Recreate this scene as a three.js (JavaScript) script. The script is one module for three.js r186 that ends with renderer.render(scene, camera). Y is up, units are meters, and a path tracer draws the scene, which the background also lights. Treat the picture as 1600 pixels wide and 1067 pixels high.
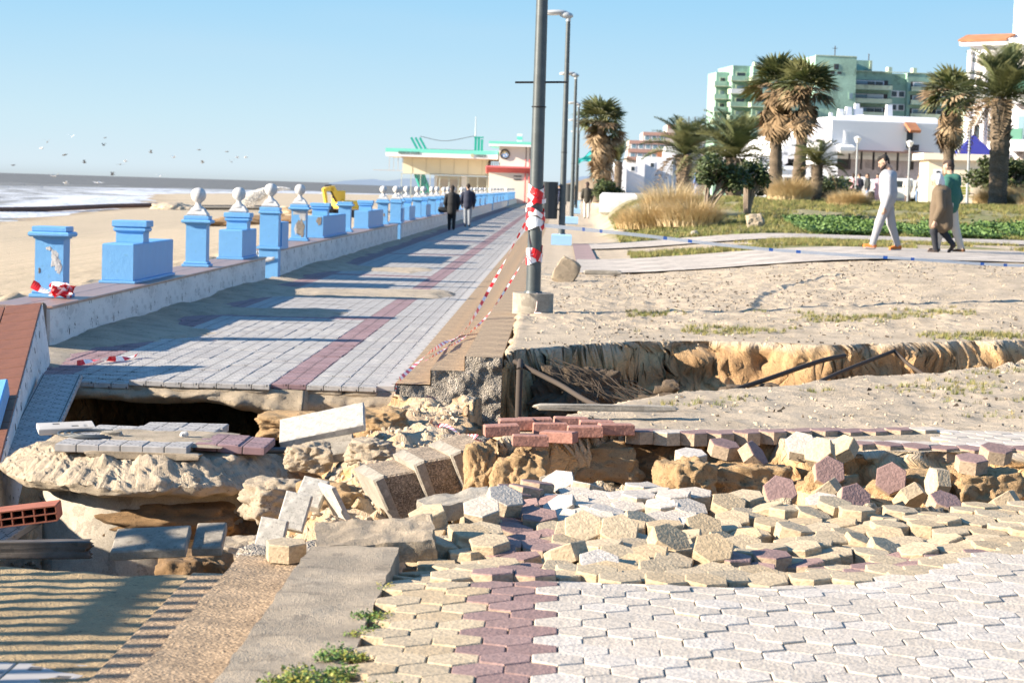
import * as THREE from 'three';
import { ImprovedNoise } from 'three/addons/math/ImprovedNoise.js';
import { MarchingCubes } from 'three/addons/objects/MarchingCubes.js';
import { mergeGeometries, mergeVertices, toCreasedNormals } from 'three/addons/utils/BufferGeometryUtils.js';
import { FontLoader } from 'three/addons/loaders/FontLoader.js';
import { TextGeometry } from 'three/addons/geometries/TextGeometry.js';

// ---------- camera, sky, sun, exposure ----------
const scene = new THREE.Scene();
const camera = new THREE.PerspectiveCamera(17.835, 1024 / 682, 0.3, 30000);
camera.position.set(0, 1.72, 0);
camera.rotation.order = 'YXZ';
camera.rotation.set(-0.07056, 0.02048, 0.03);
camera.focus = 13.5;
camera.userData.fStop = 7;
const renderer = new THREE.WebGLRenderer({ antialias: true });
renderer.toneMapping = THREE.LinearToneMapping;
renderer.toneMappingExposure = 3.0;
renderer.shadowMap.enabled = true;

const sunDir = new THREE.Vector3(-0.925, 0.352, 0.14).normalize();
{
  const W = 1024, H = 512, a = new Float32Array(W * H * 4);
  const stops = [[-90, .14, .14, .13], [-2, .21, .24, .26], [0, .245, .285, .31], [1.5, .21, .28, .315], [5, .125, .232, .32], [12, .08, .185, .315], [30, .055, .14, .285], [60, .04, .105, .23], [90, .035, .095, .21]];
  for (let j = 0; j < H; j++) {
    const el = ((j + .5) / H - .5) * 180;
    let k = 0; while (k < stops.length - 2 && el > stops[k + 1][0]) k++;
    const p = stops[k], q = stops[k + 1], t = Math.min(1, Math.max(0, (el - p[0]) / (q[0] - p[0])));
    for (let i = 0; i < W; i++) {
      const az = ((i + .5) / W - .5) * 2 * Math.PI;          // three: u = atan2(z, x) / 2pi + 0.5
      const d = Math.cos(el * Math.PI / 180) * (Math.cos(az) * sunDir.x + Math.sin(az) * sunDir.z) + Math.sin(el * Math.PI / 180) * sunDir.y;
      const g = 1 + .5 * Math.pow(Math.max(0, d), 6);
      const o = (j * W + i) * 4;
      for (let c = 0; c < 3; c++) a[o + c] = (p[c + 1] + (q[c + 1] - p[c + 1]) * t) * g;
      // thin high streaks of cirrus
      if (el > 0.3 && el < 40) {
        const s = Math.sin(az * 23 + Math.sin(el * 1.7 + az * 5) * 1.3 + el * 2.1) * Math.sin(el * 3.1 + az * 7.0) ;
        const m = Math.max(0, s - .35) * .10;
        for (let c = 0; c < 3; c++) a[o + c] += (.28 - a[o + c]) * m;
      }
      a[o + 3] = 1;
    }
  }
  const t = new THREE.DataTexture(a, W, H, THREE.RGBAFormat, THREE.FloatType);
  t.mapping = THREE.EquirectangularReflectionMapping; t.magFilter = t.minFilter = THREE.LinearFilter; t.needsUpdate = true;
  scene.background = t; scene.environment = t;
}
const sun = new THREE.DirectionalLight(new THREE.Color(1, .875, .71), 5);
sun.position.copy(sunDir).multiplyScalar(200); sun.target.position.set(0, 0, -20);
sun.castShadow = true; sun.shadow.radius = 1; sun.shadow.mapSize.set(4096, 4096);
Object.assign(sun.shadow.camera, { left: -120, right: 120, top: 120, bottom: -120, near: 1, far: 600 });
scene.add(sun, sun.target);

// ---------- helpers ----------
const V = (x, y, z) => new THREE.Vector3(x, y, z);
function rng(s) { return () => { s |= 0; s = s + 0x6D2B79F5 | 0; let t = Math.imul(s ^ s >>> 15, 1 | s); t = t + Math.imul(t ^ t >>> 7, 61 | t) ^ t; return ((t ^ t >>> 14) >>> 0) / 4294967296; }; }
const R0 = rng(7);
const rr = (a, b, r = R0) => a + (b - a) * r();
const clamp = (x, a = 0, b = 1) => Math.min(b, Math.max(a, x));
const sm = (a, b, x) => { const t = clamp((x - a) / (b - a)); return t * t * (3 - 2 * t); };
const lerp = (a, b, t) => a + (b - a) * t;
const perlin = new ImprovedNoise();
const N3 = (x, y, z) => perlin.noise(x + 100.3, y + 50.7, z + 77.1);
function fbm(x, y, z, o = 4) { let s = 0, a = .5; for (let i = 0; i < o; i++) { s += a * N3(x, y, z); x *= 2.03; y *= 2.03; z *= 2.03; a *= .5; } return s; }
function poly(pts, x) { // piecewise linear
  if (x <= pts[0][0]) return pts[0][1];
  for (let i = 1; i < pts.length; i++) if (x <= pts[i][0]) return lerp(pts[i - 1][1], pts[i][1], (x - pts[i - 1][0]) / (pts[i][0] - pts[i - 1][0]));
  return pts[pts.length - 1][1];
}
// periodic value noise for textures
function hash2(i, j, s) { let h = Math.imul(i, 374761393) + Math.imul(j, 668265263) + Math.imul(s, 974634721) | 0; h = Math.imul(h ^ h >>> 13, 1274126177); return ((h ^ h >>> 16) >>> 0) / 4294967296; }
function vn(u, v, p, s) {
  const x = u * p, y = v * p, i = Math.floor(x), j = Math.floor(y), fx = x - i, fy = y - j, a = fx * fx * (3 - 2 * fx), b = fy * fy * (3 - 2 * fy), m = (k) => ((k % p) + p) % p;
  return lerp(lerp(hash2(m(i), m(j), s), hash2(m(i + 1), m(j), s), a), lerp(hash2(m(i), m(j + 1), s), hash2(m(i + 1), m(j + 1), s), a), b);
}
function pf(u, v, p, s, o = 4) { let t = 0, a = .5, n = 0; for (let i = 0; i < o; i++) { t += a * vn(u, v, p, s + i); n += a; p *= 2; a *= .6; } return t / n; }
function tex(n, fn, srgb = true, m = n) {
  const d = new Uint8Array(n * m * 4);
  for (let j = 0; j < m; j++) for (let i = 0; i < n; i++) {
    const c = fn((i + .5) / n, (j + .5) / m, i, j), o = (j * n + i) * 4;
    if (typeof c === 'number') d[o] = d[o + 1] = d[o + 2] = clamp(c) * 255; else { d[o] = clamp(c[0]) * 255; d[o + 1] = clamp(c[1]) * 255; d[o + 2] = clamp(c[2]) * 255; }
    d[o + 3] = 255;
  }
  const t = new THREE.DataTexture(d, n, m); t.wrapS = t.wrapT = THREE.RepeatWrapping; t.magFilter = THREE.LinearFilter; t.minFilter = THREE.LinearMipmapLinearFilter; t.generateMipmaps = true;
  if (srgb) t.colorSpace = THREE.SRGBColorSpace; t.needsUpdate = true; return t;
}
const rep = (t, x, y = x) => { const c = t.clone(); c.repeat.set(x, y); c.needsUpdate = true; return c; };
const mat = (r, g, b, rough = .9, o = {}) => new THREE.MeshStandardMaterial({ color: new THREE.Color().setRGB(r, g, b), roughness: rough, ...o });
// uv in metres from the facing of each triangle
function muv(g) {
  if (g.index) g = g.toNonIndexed();
  const p = g.attributes.position, uv = new Float32Array(p.count * 2), a = V(), b = V(), c = V();
  for (let i = 0; i < p.count; i += 3) {
    a.fromBufferAttribute(p, i); b.fromBufferAttribute(p, i + 1); c.fromBufferAttribute(p, i + 2);
    const n = b.clone().sub(a).cross(c.clone().sub(a)), x = Math.abs(n.x), y = Math.abs(n.y), z = Math.abs(n.z);
    [a, b, c].forEach((q, k) => { const o = (i + k) * 2; if (y >= x && y >= z) { uv[o] = q.x; uv[o + 1] = q.z; } else if (x >= z) { uv[o] = q.z; uv[o + 1] = q.y; } else { uv[o] = q.x; uv[o + 1] = q.y; } });
  }
  g.setAttribute('uv', new THREE.BufferAttribute(uv, 2)); return g;
}
const flat = (g) => { g = g.index ? g.toNonIndexed() : g; g.computeVertexNormals(); return g; };
function merge(list) {
  const l = list.map((g) => { g = g.index ? g.toNonIndexed() : g; const o = new THREE.BufferGeometry(); o.setAttribute('position', g.attributes.position); if (!g.attributes.normal) g.computeVertexNormals(); o.setAttribute('normal', g.attributes.normal); o.setAttribute('uv', g.attributes.uv || new THREE.BufferAttribute(new Float32Array(g.attributes.position.count * 2), 2)); return o; });
  return mergeGeometries(l);
}
const M4 = new THREE.Matrix4(), EU = new THREE.Euler(), QU = new THREE.Quaternion();
function tf(g, x = 0, y = 0, z = 0, rx = 0, ry = 0, rz = 0, sx = 1, sy = sx, sz = sx) { g = g.clone(); M4.compose(V(x, y, z), QU.setFromEuler(EU.set(rx, ry, rz)), V(sx, sy, sz)); g.applyMatrix4(M4); return g; }
// box from min/max with small chamfers on all edges
function cbox(w, h, d, c = .008) {
  c = Math.min(c, w * .3, h * .3, d * .3);
  const s = new THREE.Shape(); const x = w / 2 - c, z = d / 2 - c;
  s.moveTo(-x, -z); s.lineTo(x, -z); s.lineTo(x, z); s.lineTo(-x, z); s.closePath();
  const g = new THREE.ExtrudeGeometry(s, { depth: h - 2 * c, bevelEnabled: true, bevelSegments: 1, bevelSize: c, bevelThickness: c, steps: 1 });
  g.rotateX(-Math.PI / 2); g.translate(0, -h / 2 + c, 0); return muv(g);
}
const bx = (x0, x1, y0, y1, z0, z1, c = .006) => tf(cbox(x1 - x0, y1 - y0, z1 - z0, c), (x0 + x1) / 2, (y0 + y1) / 2, (z0 + z1) / 2);
const pbox = (x0, x1, y0, y1, z0, z1) => muv(new THREE.BoxGeometry(x1 - x0, y1 - y0, z1 - z0).translate((x0 + x1) / 2, (y0 + y1) / 2, (z0 + z1) / 2));
function rod(a, b, r0, r1 = r0, seg = 8) { const d = b.clone().sub(a), L = d.length(), g = new THREE.CylinderGeometry(r1, r0, L, seg); g.translate(0, L / 2, 0); g.applyQuaternion(new THREE.Quaternion().setFromUnitVectors(V(0, 1, 0), d.normalize())); g.translate(a.x, a.y, a.z); return g; }
const tube = (pts, r, n = 40, s = 6, closed = false) => new THREE.TubeGeometry(new THREE.CatmullRomCurve3(pts, closed), n, r, s, closed);
function ribbon(pts, w, n = 60, twist = 0, t = .001) { // a thin tape with two faces, lying or hanging
  const c = new THREE.CatmullRomCurve3(pts), P = [], I = []; let acc = 0;
  for (let i = 0; i <= n; i++) {
    const q = c.getPoint(i / n), d = c.getTangent(i / n), a = twist * i / n + Math.PI / 2, up = V(0, 1, 0), s = d.clone().cross(up).normalize(), u2 = s.clone().cross(d).normalize();
    const k = s.multiplyScalar(Math.cos(a)).add(u2.multiplyScalar(Math.sin(a))).multiplyScalar(w / 2);
    P.push([q.clone().add(k), q.clone().sub(k), i / n * c.getLength()]);
  }
  const pos = [], uv = [];
  const push = (a, ua, va) => { pos.push(a.x, a.y, a.z); uv.push(ua, va); };
  for (let i = 0; i < n; i++) { const [a, b, l] = P[i], [c2, d2, l2] = P[i + 1]; push(a, l, 0); push(b, l, 1); push(c2, l2, 0); push(b, l, 1); push(d2, l2, 1); push(c2, l2, 0); }
  const g = new THREE.BufferGeometry(); g.setAttribute('position', new THREE.Float32BufferAttribute(pos, 3)); g.setAttribute('uv', new THREE.Float32BufferAttribute(uv, 2)); g.computeVertexNormals(); return g;
}
// irregular broken lump: subdivided box or sphere pushed by noise
function lump(w, h, d, seed, rough = .25, det = 4, box = .5) {
  const g = mergeVertices(new THREE.IcosahedronGeometry(1, det >= 4 ? det * 4 - 2 : det).deleteAttribute('normal').deleteAttribute('uv')); const p = g.attributes.position, q = V();
  for (let i = 0; i < p.count; i++) {
    q.fromBufferAttribute(p, i); const m = Math.max(Math.abs(q.x), Math.abs(q.y), Math.abs(q.z)); q.multiplyScalar(lerp(1, .8 / m, box));
    const n = fbm(q.x * 1.1 + seed * 3.1, q.y * 1.1, q.z * 1.1 + seed, 5);
    const fine = det >= 4 ? .5 * fbm(q.x * 4.5 + seed, q.y * 4.5, q.z * 4.5, 4) - .35 * Math.max(0, fbm(q.x * 2.7, q.y * 3.4 + seed, q.z * 2.7, 3)) : 0; q.multiplyScalar(1 + rough * (n * 1.6 + fine)); p.setXYZ(i, q.x * w / 2, q.y * h / 2, q.z * d / 2);
  }
  if (det >= 4) { g.computeVertexNormals(); return muv(g.toNonIndexed()); } const o = muv(g.toNonIndexed()); o.computeVertexNormals(); return toCreasedNormals(o, .5);
}
const used = new Map();
function numbered(n) { const k = used.get(n) || 0; used.set(n, k + 1); return k ? `${n}_${String(k).padStart(3, '0')}` : n; }
function shade(o) { o.castShadow = o.receiveShadow = true; return o; }
function part(name, g, m, parent, label) { const o = shade(new THREE.Mesh(g, m)); o.name = name; if (label) o.userData.label = label; parent.add(o); return o; }
function thing(name, label, category, group, x = 0, y = 0, z = 0, ry = 0) { const o = new THREE.Group(); o.name = numbered(name); o.position.set(x, y, z); o.rotation.y = ry; o.userData = { label, category }; if (group) o.userData.group = group; scene.add(o); return o; }
function single(name, g, m, label, category, group) { const o = shade(new THREE.Mesh(g, m)); o.name = numbered(name); o.userData = { label, category }; if (group) o.userData.group = group; scene.add(o); return o; }
function struct(name, g, m, label) { const o = g ? shade(new THREE.Mesh(g, m)) : new THREE.Group(); o.name = numbered(name); o.userData = { kind: 'structure' }; if (label) o.userData.label = label; scene.add(o); return o; }
function stuff(name, o, label, category) { shade(o); o.name = numbered(name); o.userData = { kind: 'stuff', label, category }; scene.add(o); return o; }
function copyOf(o, label) { const c = o.clone(); c.name = numbered(o.name.replace(/_\d+$/, '')); c.userData = { ...o.userData, label }; scene.add(c); return c; }
function instanced(g, m, mats, cols) { const o = new THREE.InstancedMesh(g, m, mats.length); mats.forEach((q, i) => { o.setMatrixAt(i, q); if (cols) o.setColorAt(i, cols[i]); }); return o; }
const MX = (x, y, z, rx, ry, rz, sx, sy = sx, sz = sx) => new THREE.Matrix4().compose(V(x, y, z), new THREE.Quaternion().setFromEuler(new THREE.Euler(rx, ry, rz, 'YXZ')), V(sx, sy, sz));

// ---------- textures and materials ----------
const tGrain = tex(512, (u, v) => .62 + .38 * (.5 * pf(u, v, 8, 3, 5) + .5 * vn(u, v, 256, 9)));
const tGrainB = tex(512, (u, v) => .5 * pf(u, v, 24, 5, 5) + .5 * vn(u, v, 200, 11), false);
const tSand = tex(1024, (u, v) => { const a = pf(u, v, 6, 21, 6), b = vn(u, v, 420, 22), s = pf(u, v, 60, 25, 3); return .93 + .16 * (a - .5) * 2 + .14 * (b - .5) - (s > .68 ? (s - .68) * 1.6 : 0); });
const tSandB = tex(1024, (u, v) => .45 * pf(u, v, 30, 31, 5) + .25 * vn(u, v, 400, 32) + .3 * pf(u, v, 90, 33, 2), false);
const tPebble = tex(512, (u, v) => { const a = vn(u, v, 110, 41), b = vn(u, v, 170, 42), c = pf(u, v, 6, 43, 4); const k = .74 + .3 * (c - .5) + (a > .62 ? .2 : 0) - (b > .74 ? .26 : 0); return [k, k * .96, k * .90]; });
const tPebbleB = tex(512, (u, v) => .5 * vn(u, v, 110, 41) + .5 * vn(u, v, 60, 44), false);
const tConc = tex(512, (u, v) => { const a = pf(u, v, 5, 51, 6), b = vn(u, v, 230, 52), s = pf(u, v, 12, 53, 4); return .89 + .26 * (a - .5) * 1.6 + .12 * (b - .5) - (s > .66 ? .1 : 0); });
const tPaint = tex(512, (u, v) => { const a = pf(u, v, 4, 61, 5), s = pf(u, v, 10, 62, 5), d = pf(u, v, 3, 66, 5); return s > .735 ? [.93, .93, .92] : [lerp(.88, 1, a) - (d > .6 ? .05 : 0), lerp(.9, 1, a), lerp(.93, 1, a)]; });
const tWhiteWall = tex(1024, (u, v) => { // flaking white paint over grey render
  const s = pf(u * 2, v, 9, 71, 5), l = vn(u, v, 90, 72), a = pf(u, v, 4, 73, 5), g = pf(u, v, 14, 75, 4), k = vn(u * 3, v * .7, 40, 74);
  if (s > .70 && k > .35) return [.25, .23, .2]; const w = .93 - .2 * Math.max(0, a - .5) - (g > .62 ? .07 : 0) - .03 * l; return [w, w * .995, w * .985]; });
const mSand = new THREE.MeshStandardMaterial({ vertexColors: true, roughness: .97, map: rep(tSand, .7), bumpMap: rep(tSandB, 1.3), bumpScale: .022 });
const mSandObj = (r, g, b) => mat(r, g, b, .97, { map: rep(tSand, 1.1), bumpMap: rep(tSandB, 2.2), bumpScale: .02 });
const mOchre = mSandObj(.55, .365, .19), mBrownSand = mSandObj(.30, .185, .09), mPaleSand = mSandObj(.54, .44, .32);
const mConc = mat(.48, .385, .275, .93, { map: rep(tConc, .8), bumpMap: rep(tGrainB, 2.5), bumpScale: .006 });
const mConcPale = mat(.52, .46, .375, .93, { map: rep(tConc, .8), bumpMap: rep(tGrainB, 3), bumpScale: .006 });
const mPebble = mat(.56, .43, .30, .95, { map: rep(tPebble, 1.4), bumpMap: rep(tPebbleB, 1.4), bumpScale: .004 });
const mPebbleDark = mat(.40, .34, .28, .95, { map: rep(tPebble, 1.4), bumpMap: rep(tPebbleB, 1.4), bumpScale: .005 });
const mBroken = mat(.48, .42, .35, .97, { map: rep(tConc, 1.6), bumpMap: rep(tPebbleB, 2), bumpScale: .03 });
const mBlue = mat(.165, .42, .72, .55, { map: rep(tPaint, 1.1), bumpMap: rep(tGrainB, 1.5), bumpScale: .003 });
const mWhiteBall = mat(.82, .81, .79, .5, { map: rep(tGrain, 1) });
const mWallWhite = mat(.90, .89, .88, .8, { map: rep(tWhiteWall, .45, .9), bumpMap: rep(tGrainB, 1.2), bumpScale: .005 });
const mTerra = mat(.30, .115, .055, .6, { map: rep(tGrain, 3), bumpMap: rep(tGrainB, 3), bumpScale: .002 });
const mCopingTile = mat(.45, .30, .25, .4, { map: rep(tGrain, 2) });
const mDarkGrey = mat(.085, .095, .10, .45, { map: rep(tGrain, 2) });
const mBlack = mat(.012, .012, .013, .6);
// ---------- heights of the land ----------
const zAn = [[-.4, -13.0], [.0, -13.4], [.58, -14.9], [.97, -15.5], [1.58, -16.1], [2.43, -17.1], [3.97, -18.4], [6, -19.4], [12, -21.0]];
const zAf = [[-.46, -18.75], [.06, -19.7], [.8, -20.7], [1.5, -20.9], [2.56, -20.5], [3.5, -20.8], [4.5, -21.1], [12, -22.4]];
const zBf = [[-.6, -11.9], [-.37, -12.25], [.13, -12.45], [.5, -12.75], [1.3, -12.95], [1.42, -12.4], [2, -12.3], [2.7, -12.35], [12, -13]];
const zBn = [[-.62, -9.6], [-.32, -10.35], [.12, -10.75], [.53, -10.55], [1.03, -10.2], [1.62, -10.1], [2.3, -10.4], [12, -10.6]];
function upper(x, z) {
  let y = .30 + .42 * sm(.2, 6, x) * sm(-11, -40, z);
  const m = sm(.9, 2.6, x - .012 * (-z - 58)) * sm(-54, -80, z) ; y += .85 * m;
  return y;
}
function rightGround(x, z) {
  let y = upper(x, z); const w = fbm(x * 1.7, 3, z * 1.7, 4), w2 = fbm(x * 5, 8, z * 5, 3);
  y += .02 * fbm(x * .9, 1, z * .9, 3);
  // footprints and clods in the loose sand
  const loose = sm(-20.5, -23, z) * sm(-42, -33, z) + .6 * sm(-12.9, -13.6, z) * sm(-20, -18, z);
  y += loose * (.055 * fbm(x * 3.3, 12, z * 2.2, 4) + .05 * Math.max(0, fbm(x * 7, 14, z * 5, 2)) - .05 * Math.max(0, fbm(x * 5, 18, z * 3.4, 2) - .08));
  // back trench
  const n = w * .35 + w2 * .06, ribs = .045 * fbm(x * 2.1, 21, z * 1.5, 4);
  const far = z - poly(zAf, x) + n * .35 + ribs, near = poly(zAn, x) - z + n * .5;
  if (far > 0 && near > 0) {
    const f = sm(0, .16 + .12 * Math.abs(w), far) * .55 + sm(.15, .9, far) * .45, g = sm(0, .8, near);
    y -= (.95 + .2 * w) * Math.min(f, g);
    y += .16 * sm(.6, 1.4, far) * sm(3.2, 1.6, far) * sm(.3, 1.2, x) * (0.6 + w2 * 2);
  }
  // front trench, its far side broken into clods
  const farB = z - poly(zBf, x) + n * .3, nearB = poly(zBn, x) - z + n * .2;
  if (farB > 0 && nearB > 0) {
    const cl = sm(.45, .7, x) * (.5 + .5 * sm(-.12, .12, fbm(x * 2.6 + 4, 33, z * .6, 3) + .12));
    const shelf = sm(.9 * cl + .12, .9 * cl, farB + .15 * fbm(x * 5, 40, z * 3, 3)) * cl;
    const f = sm(0, .14, farB), g = sm(0, .5, nearB);
    const deep = .62 + .15 * w, d = lerp(deep, .13 + .12 * (w2 + .3), shelf) * f;
    y -= Math.min(d, deep * g + .02);
  }
  // left flank falls into the ravine
  const edge = -.34 + .10 * fbm(z * 1.4, 5, 2, 3) + (z < -13 ? (-13 - z) * .25 : 0);
  if (z < -9.9 && z > -18.7) { const e = sm(edge + .03, edge - .14, x); y = lerp(y, Math.min(y, -.45), e); }
  // bed under the paving
  if (z > poly(zBn, x)) y -= .10 + .10 * sm(-8.2, -9, z);
  return y;
}
function leftGround(x, z) {
  const w = fbm(x * 1.3 + 9, 4, z * 1.3, 4), w2 = fbm(x * 4, 6, z * 4, 4), w3 = fbm(x * 9, 7, z * 9, 3);
  if (z > -9.75 + .25 * w) { // the near stretch of the lower promenade, blown over with sand
    let y = -.012 + .025 * fbm(x * 1.2, 2, z * 1.6, 3) + .012 * w3; if (x > -1.38) y = -.2;
    const s = sm(-9.3, -9.75, z + .25 * w); return y - .15 * s * s;
  }
  let y = -1.2 + .3 * w;
  // heap of slumped sand along the steps
  const ridge = sm(-2.35 + .5 * w, -1.25, x) * sm(-10.2, -12.6, z);
  y = lerp(y, -.16 - .18 * sm(-13.6, -12.0, z) + .30 * w + .13 * w2, ridge);
  y += ridge * .10 * Math.abs(w2) + .03 * w3;
  // under the promenade: the bank that still carries it
  const bank = sm(-18.8 - 2.9 * sm(-1.9, -2.9, x) + .35 * w, -19.4 - 3.1 * sm(-1.9, -2.9, x) + .2 * w, z);
  y = lerp(y, -.16, bank);
  const b2 = sm(-2.7, -2.1, x) * sm(-17.6 + .6 * w, -18.5, z); y = Math.max(y, lerp(y, -.22 + .12 * w2, b2));
  // left side: rubble slope up to the sea wall
  y = Math.max(y, lerp(y, -.12 + .25 * w + .12 * w2, sm(-4.0, -4.7, x + .3 * w)));
  return y;
}
const groundY = (x, z) => { const t = sm(-.62, -.40, x); if (t <= 0) return leftGround(x, z); const r = rightGround(x, z); return t >= 1 ? r : lerp(Math.min(leftGround(x, z), r), r, t); };
{ // near ground with ravine and trenches
  const xs = [], zs = [];
  for (let x = -7.6; x < 12; x += (x > -4.4 && x < 4.6) ? .032 : .09) xs.push(x);
  for (let z = -5; z > -36; z -= (z < -20.0 && z > -21.4) || (z < -11.7 && z > -13.1) ? .018 : z < -9.2 && z > -21.6 ? .032 : z > -9.3 ? .07 : .075) zs.push(z);
  const nx = xs.length, nz = zs.length, P = new Float32Array(nx * nz * 3), C = new Float32Array(nx * nz * 3), UVs = new Float32Array(nx * nz * 2), Y = new Float32Array(nx * nz);
  for (let j = 0; j < nz; j++) for (let i = 0; i < nx; i++) Y[j * nx + i] = (xs[i] < -.62 && zs[j] < -22) ? -.45 : groundY(xs[i], zs[j]);
  for (let j = 0; j < nz; j++) for (let i = 0; i < nx; i++) {
    const o = j * nx + i, x = xs[i], z = zs[j], y = Y[o];
    const i0 = Math.max(0, i - 1), i1 = Math.min(nx - 1, i + 1), j0 = Math.max(0, j - 1), j1 = Math.min(nz - 1, j + 1);
    const sx = (Y[j * nx + i1] - Y[j * nx + i0]) / (xs[i1] - xs[i0]), sz = (Y[j1 * nx + i] - Y[j0 * nx + i]) / (zs[j1] - zs[j0]), st = sm(.5, 1.6, Math.hypot(sx, sz));
    const k = st * .19;
    P[o * 3] = x + k * fbm(x * 3.6, y * 7, z * 2.6 + 40, 5); P[o * 3 + 1] = y + st * .05 * fbm(x * 5, y * 7, z * 5, 3); P[o * 3 + 2] = z + k * 1.3 * fbm(x * 3.4 + 30, y * 6.5, z * 2.6, 5);
    // dry grey-beige crust on top, compact ochre sand where the ground is cut, with damp browner beds
    const top = x > -.6 ? upper(x, z) : -.02, cutN = .04 * fbm(x * 6, y * 6, z * 6, 3);
    let c = sm(.07, .14, top - y + cutN + st * .06); if (x < -.6 && z < -9.7) c = clamp(.35 + .9 * fbm(x * 1.1, y, z * 1.1 + 3, 3) + st * .6);
    const bed = sm(-.05, .25, fbm(x * .8, y * 3.2 + 9, z * .8, 3) + .1 * fbm(x * 7, y * 14, z * 7, 2)), dr = .5 + .5 * fbm(x * .5, 2, z * .5, 3);
    const low = x < -.9 && z > -10.2 ? 1 : 0, dry = low ? [lerp(.46, .53, dr), lerp(.33, .385, dr), lerp(.175, .215, dr)] : [lerp(.53, .60, dr), lerp(.43, .485, dr), lerp(.315, .35, dr)], cut = [lerp(.66, .40, bed), lerp(.44, .245, bed), lerp(.225, .12, bed)];
    for (let q = 0; q < 3; q++) C[o * 3 + q] = lerp(dry[q], cut[q], c);
    UVs[o * 2] = x + y * .35; UVs[o * 2 + 1] = z + y * .8;
  }
  const I = []; for (let j = 0; j < nz - 1; j++) for (let i = 0; i < nx - 1; i++) { const a = j * nx + i; I.push(a, a + 1, a + nx, a + 1, a + nx + 1, a + nx); }
  const g = new THREE.BufferGeometry(); g.setAttribute('position', new THREE.BufferAttribute(P, 3)); g.setAttribute('color', new THREE.BufferAttribute(C, 3)); g.setAttribute('uv', new THREE.BufferAttribute(UVs, 2)); g.setIndex(I); g.computeVertexNormals();
  struct('ground', g, mSand, 'sandy ground torn open by trenches and a washed-out ravine');
}
{ // land behind: sand, two paved paths, lawn mound, then flat ground to the horizon
  const xs = [], zs = []; let x = -.5; while (x < 900) { xs.push(x); x += x < 14 ? .16 : x < 40 ? .6 : 12; }
  let z = -35.9; while (z > -1500) { zs.push(z); z -= z > -60 ? .16 : z > -90 ? .35 : z > -200 ? 2.5 : 40; }
  const nx = xs.length, nz = zs.length, P = [], C = [], U = [];
  for (const z of zs) for (const x of xs) {
    const w = fbm(x * .9, 5, z * .5, 4); let y = upper(x, z) + .03 * fbm(x * .5, 2, z * .3, 3);
    const loose = sm(-42, -35, z); y += loose * .05 * fbm(x * 3.3, 12, z * 2.2, 4); if (z < -120) y -= .0; 
    P.push(x, y, z);
    const g = sm(-55.5 + w * 5, -57.5 + w * 5, z) * sm(1.2 + .01 * (-z - 58) + w, 1.9 + .01 * (-z - 58) + w, x) * sm(-150, -120, z), g2 = sm(.1, .22, fbm(x * .35, 9, z * .3, 4) + .1 * sm(-45, -46, z) * sm(-50, -49, z)) * sm(-43.5, -45, z) * sm(-51, -49.5, z) * sm(1, 2.5, x);
    const t = Math.max(g * (.55 + .6 * clamp(.5 + 1.6 * fbm(x * .6, 4, z * .25, 4))), g2); const k = clamp(t), d = .5 + .5 * w;
    const a = [lerp(.53, .62, d), lerp(.43, .50, d), lerp(.315, .365, d)], b = [lerp(.27, .19, d), lerp(.245, .21, d), lerp(.10, .07, d)];
    C.push(lerp(a[0], b[0], k), lerp(a[1], b[1], k), lerp(a[2], b[2], k)); U.push(x, z);
  }
  const I = []; for (let j = 0; j < nz - 1; j++) for (let i = 0; i < nx - 1; i++) { const a = j * nx + i; I.push(a, a + 1, a + nx, a + 1, a + nx + 1, a + nx); }
  const g = new THREE.BufferGeometry(); g.setAttribute('position', new THREE.Float32BufferAttribute(P, 3)); g.setAttribute('color', new THREE.Float32BufferAttribute(C, 3)); g.setAttribute('uv', new THREE.Float32BufferAttribute(U, 2)); g.setIndex(I); g.computeVertexNormals();
  struct('terrain', g, mSand, 'sandy open ground and rough lawn mound behind the trench');
}
{ // beach, falling from the sea wall to the water
  const P = [], C = [], U = [], xs = [], zs = []; let x = -5.3; while (x > -600) { xs.push(x); x -= x > -12 ? .12 : x > -60 ? .8 : 8; } let z = 0; while (z > -1600) { zs.push(z); z -= z > -75 ? .3 : z > -200 ? 1.6 : 12; }
  for (const z of zs) for (const x of xs) {
    const S = poly([[0, 44], [190, 49], [332, 63], [540, 103], [720, 100], [950, 46], [1600, 30]], -z);   // the waterline
    let y = lerp(-.75, -2.45, sm(5, 34, -x)) - .03 * Math.max(0, -x - S + 5) + .10 * fbm(x * .25, 3, z * .12, 4) + .75 * Math.max(0, fbm(x * .9, 9, z * .3, 4)) * sm(22, 7, -x);
    P.push(x, y, z); const w = .5 + .6 * fbm(x * .3, 4, z * .08, 4), wet = sm(-2.47, -2.55, y + .1 * w); const a = [lerp(.50, .60, w), lerp(.40, .475, w), lerp(.27, .325, w)];
    C.push(a[0] * lerp(1, .62, wet), a[1] * lerp(1, .58, wet), a[2] * lerp(1, .55, wet)); U.push(x, z);
  }
  const nx = xs.length, I = []; for (let j = 0; j < zs.length - 1; j++) for (let i = 0; i < nx - 1; i++) { const a = j * nx + i; I.push(a, a + nx, a + 1, a + 1, a + nx, a + nx + 1); }
  const g = new THREE.BufferGeometry(); g.setAttribute('position', new THREE.Float32BufferAttribute(P, 3)); g.setAttribute('color', new THREE.Float32BufferAttribute(C, 3)); g.setAttribute('uv', new THREE.Float32BufferAttribute(U, 2)); g.setIndex(I); g.computeVertexNormals();
  struct('beach', g, mSand, 'pale sandy beach beyond the blue balustrade');
}

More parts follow.
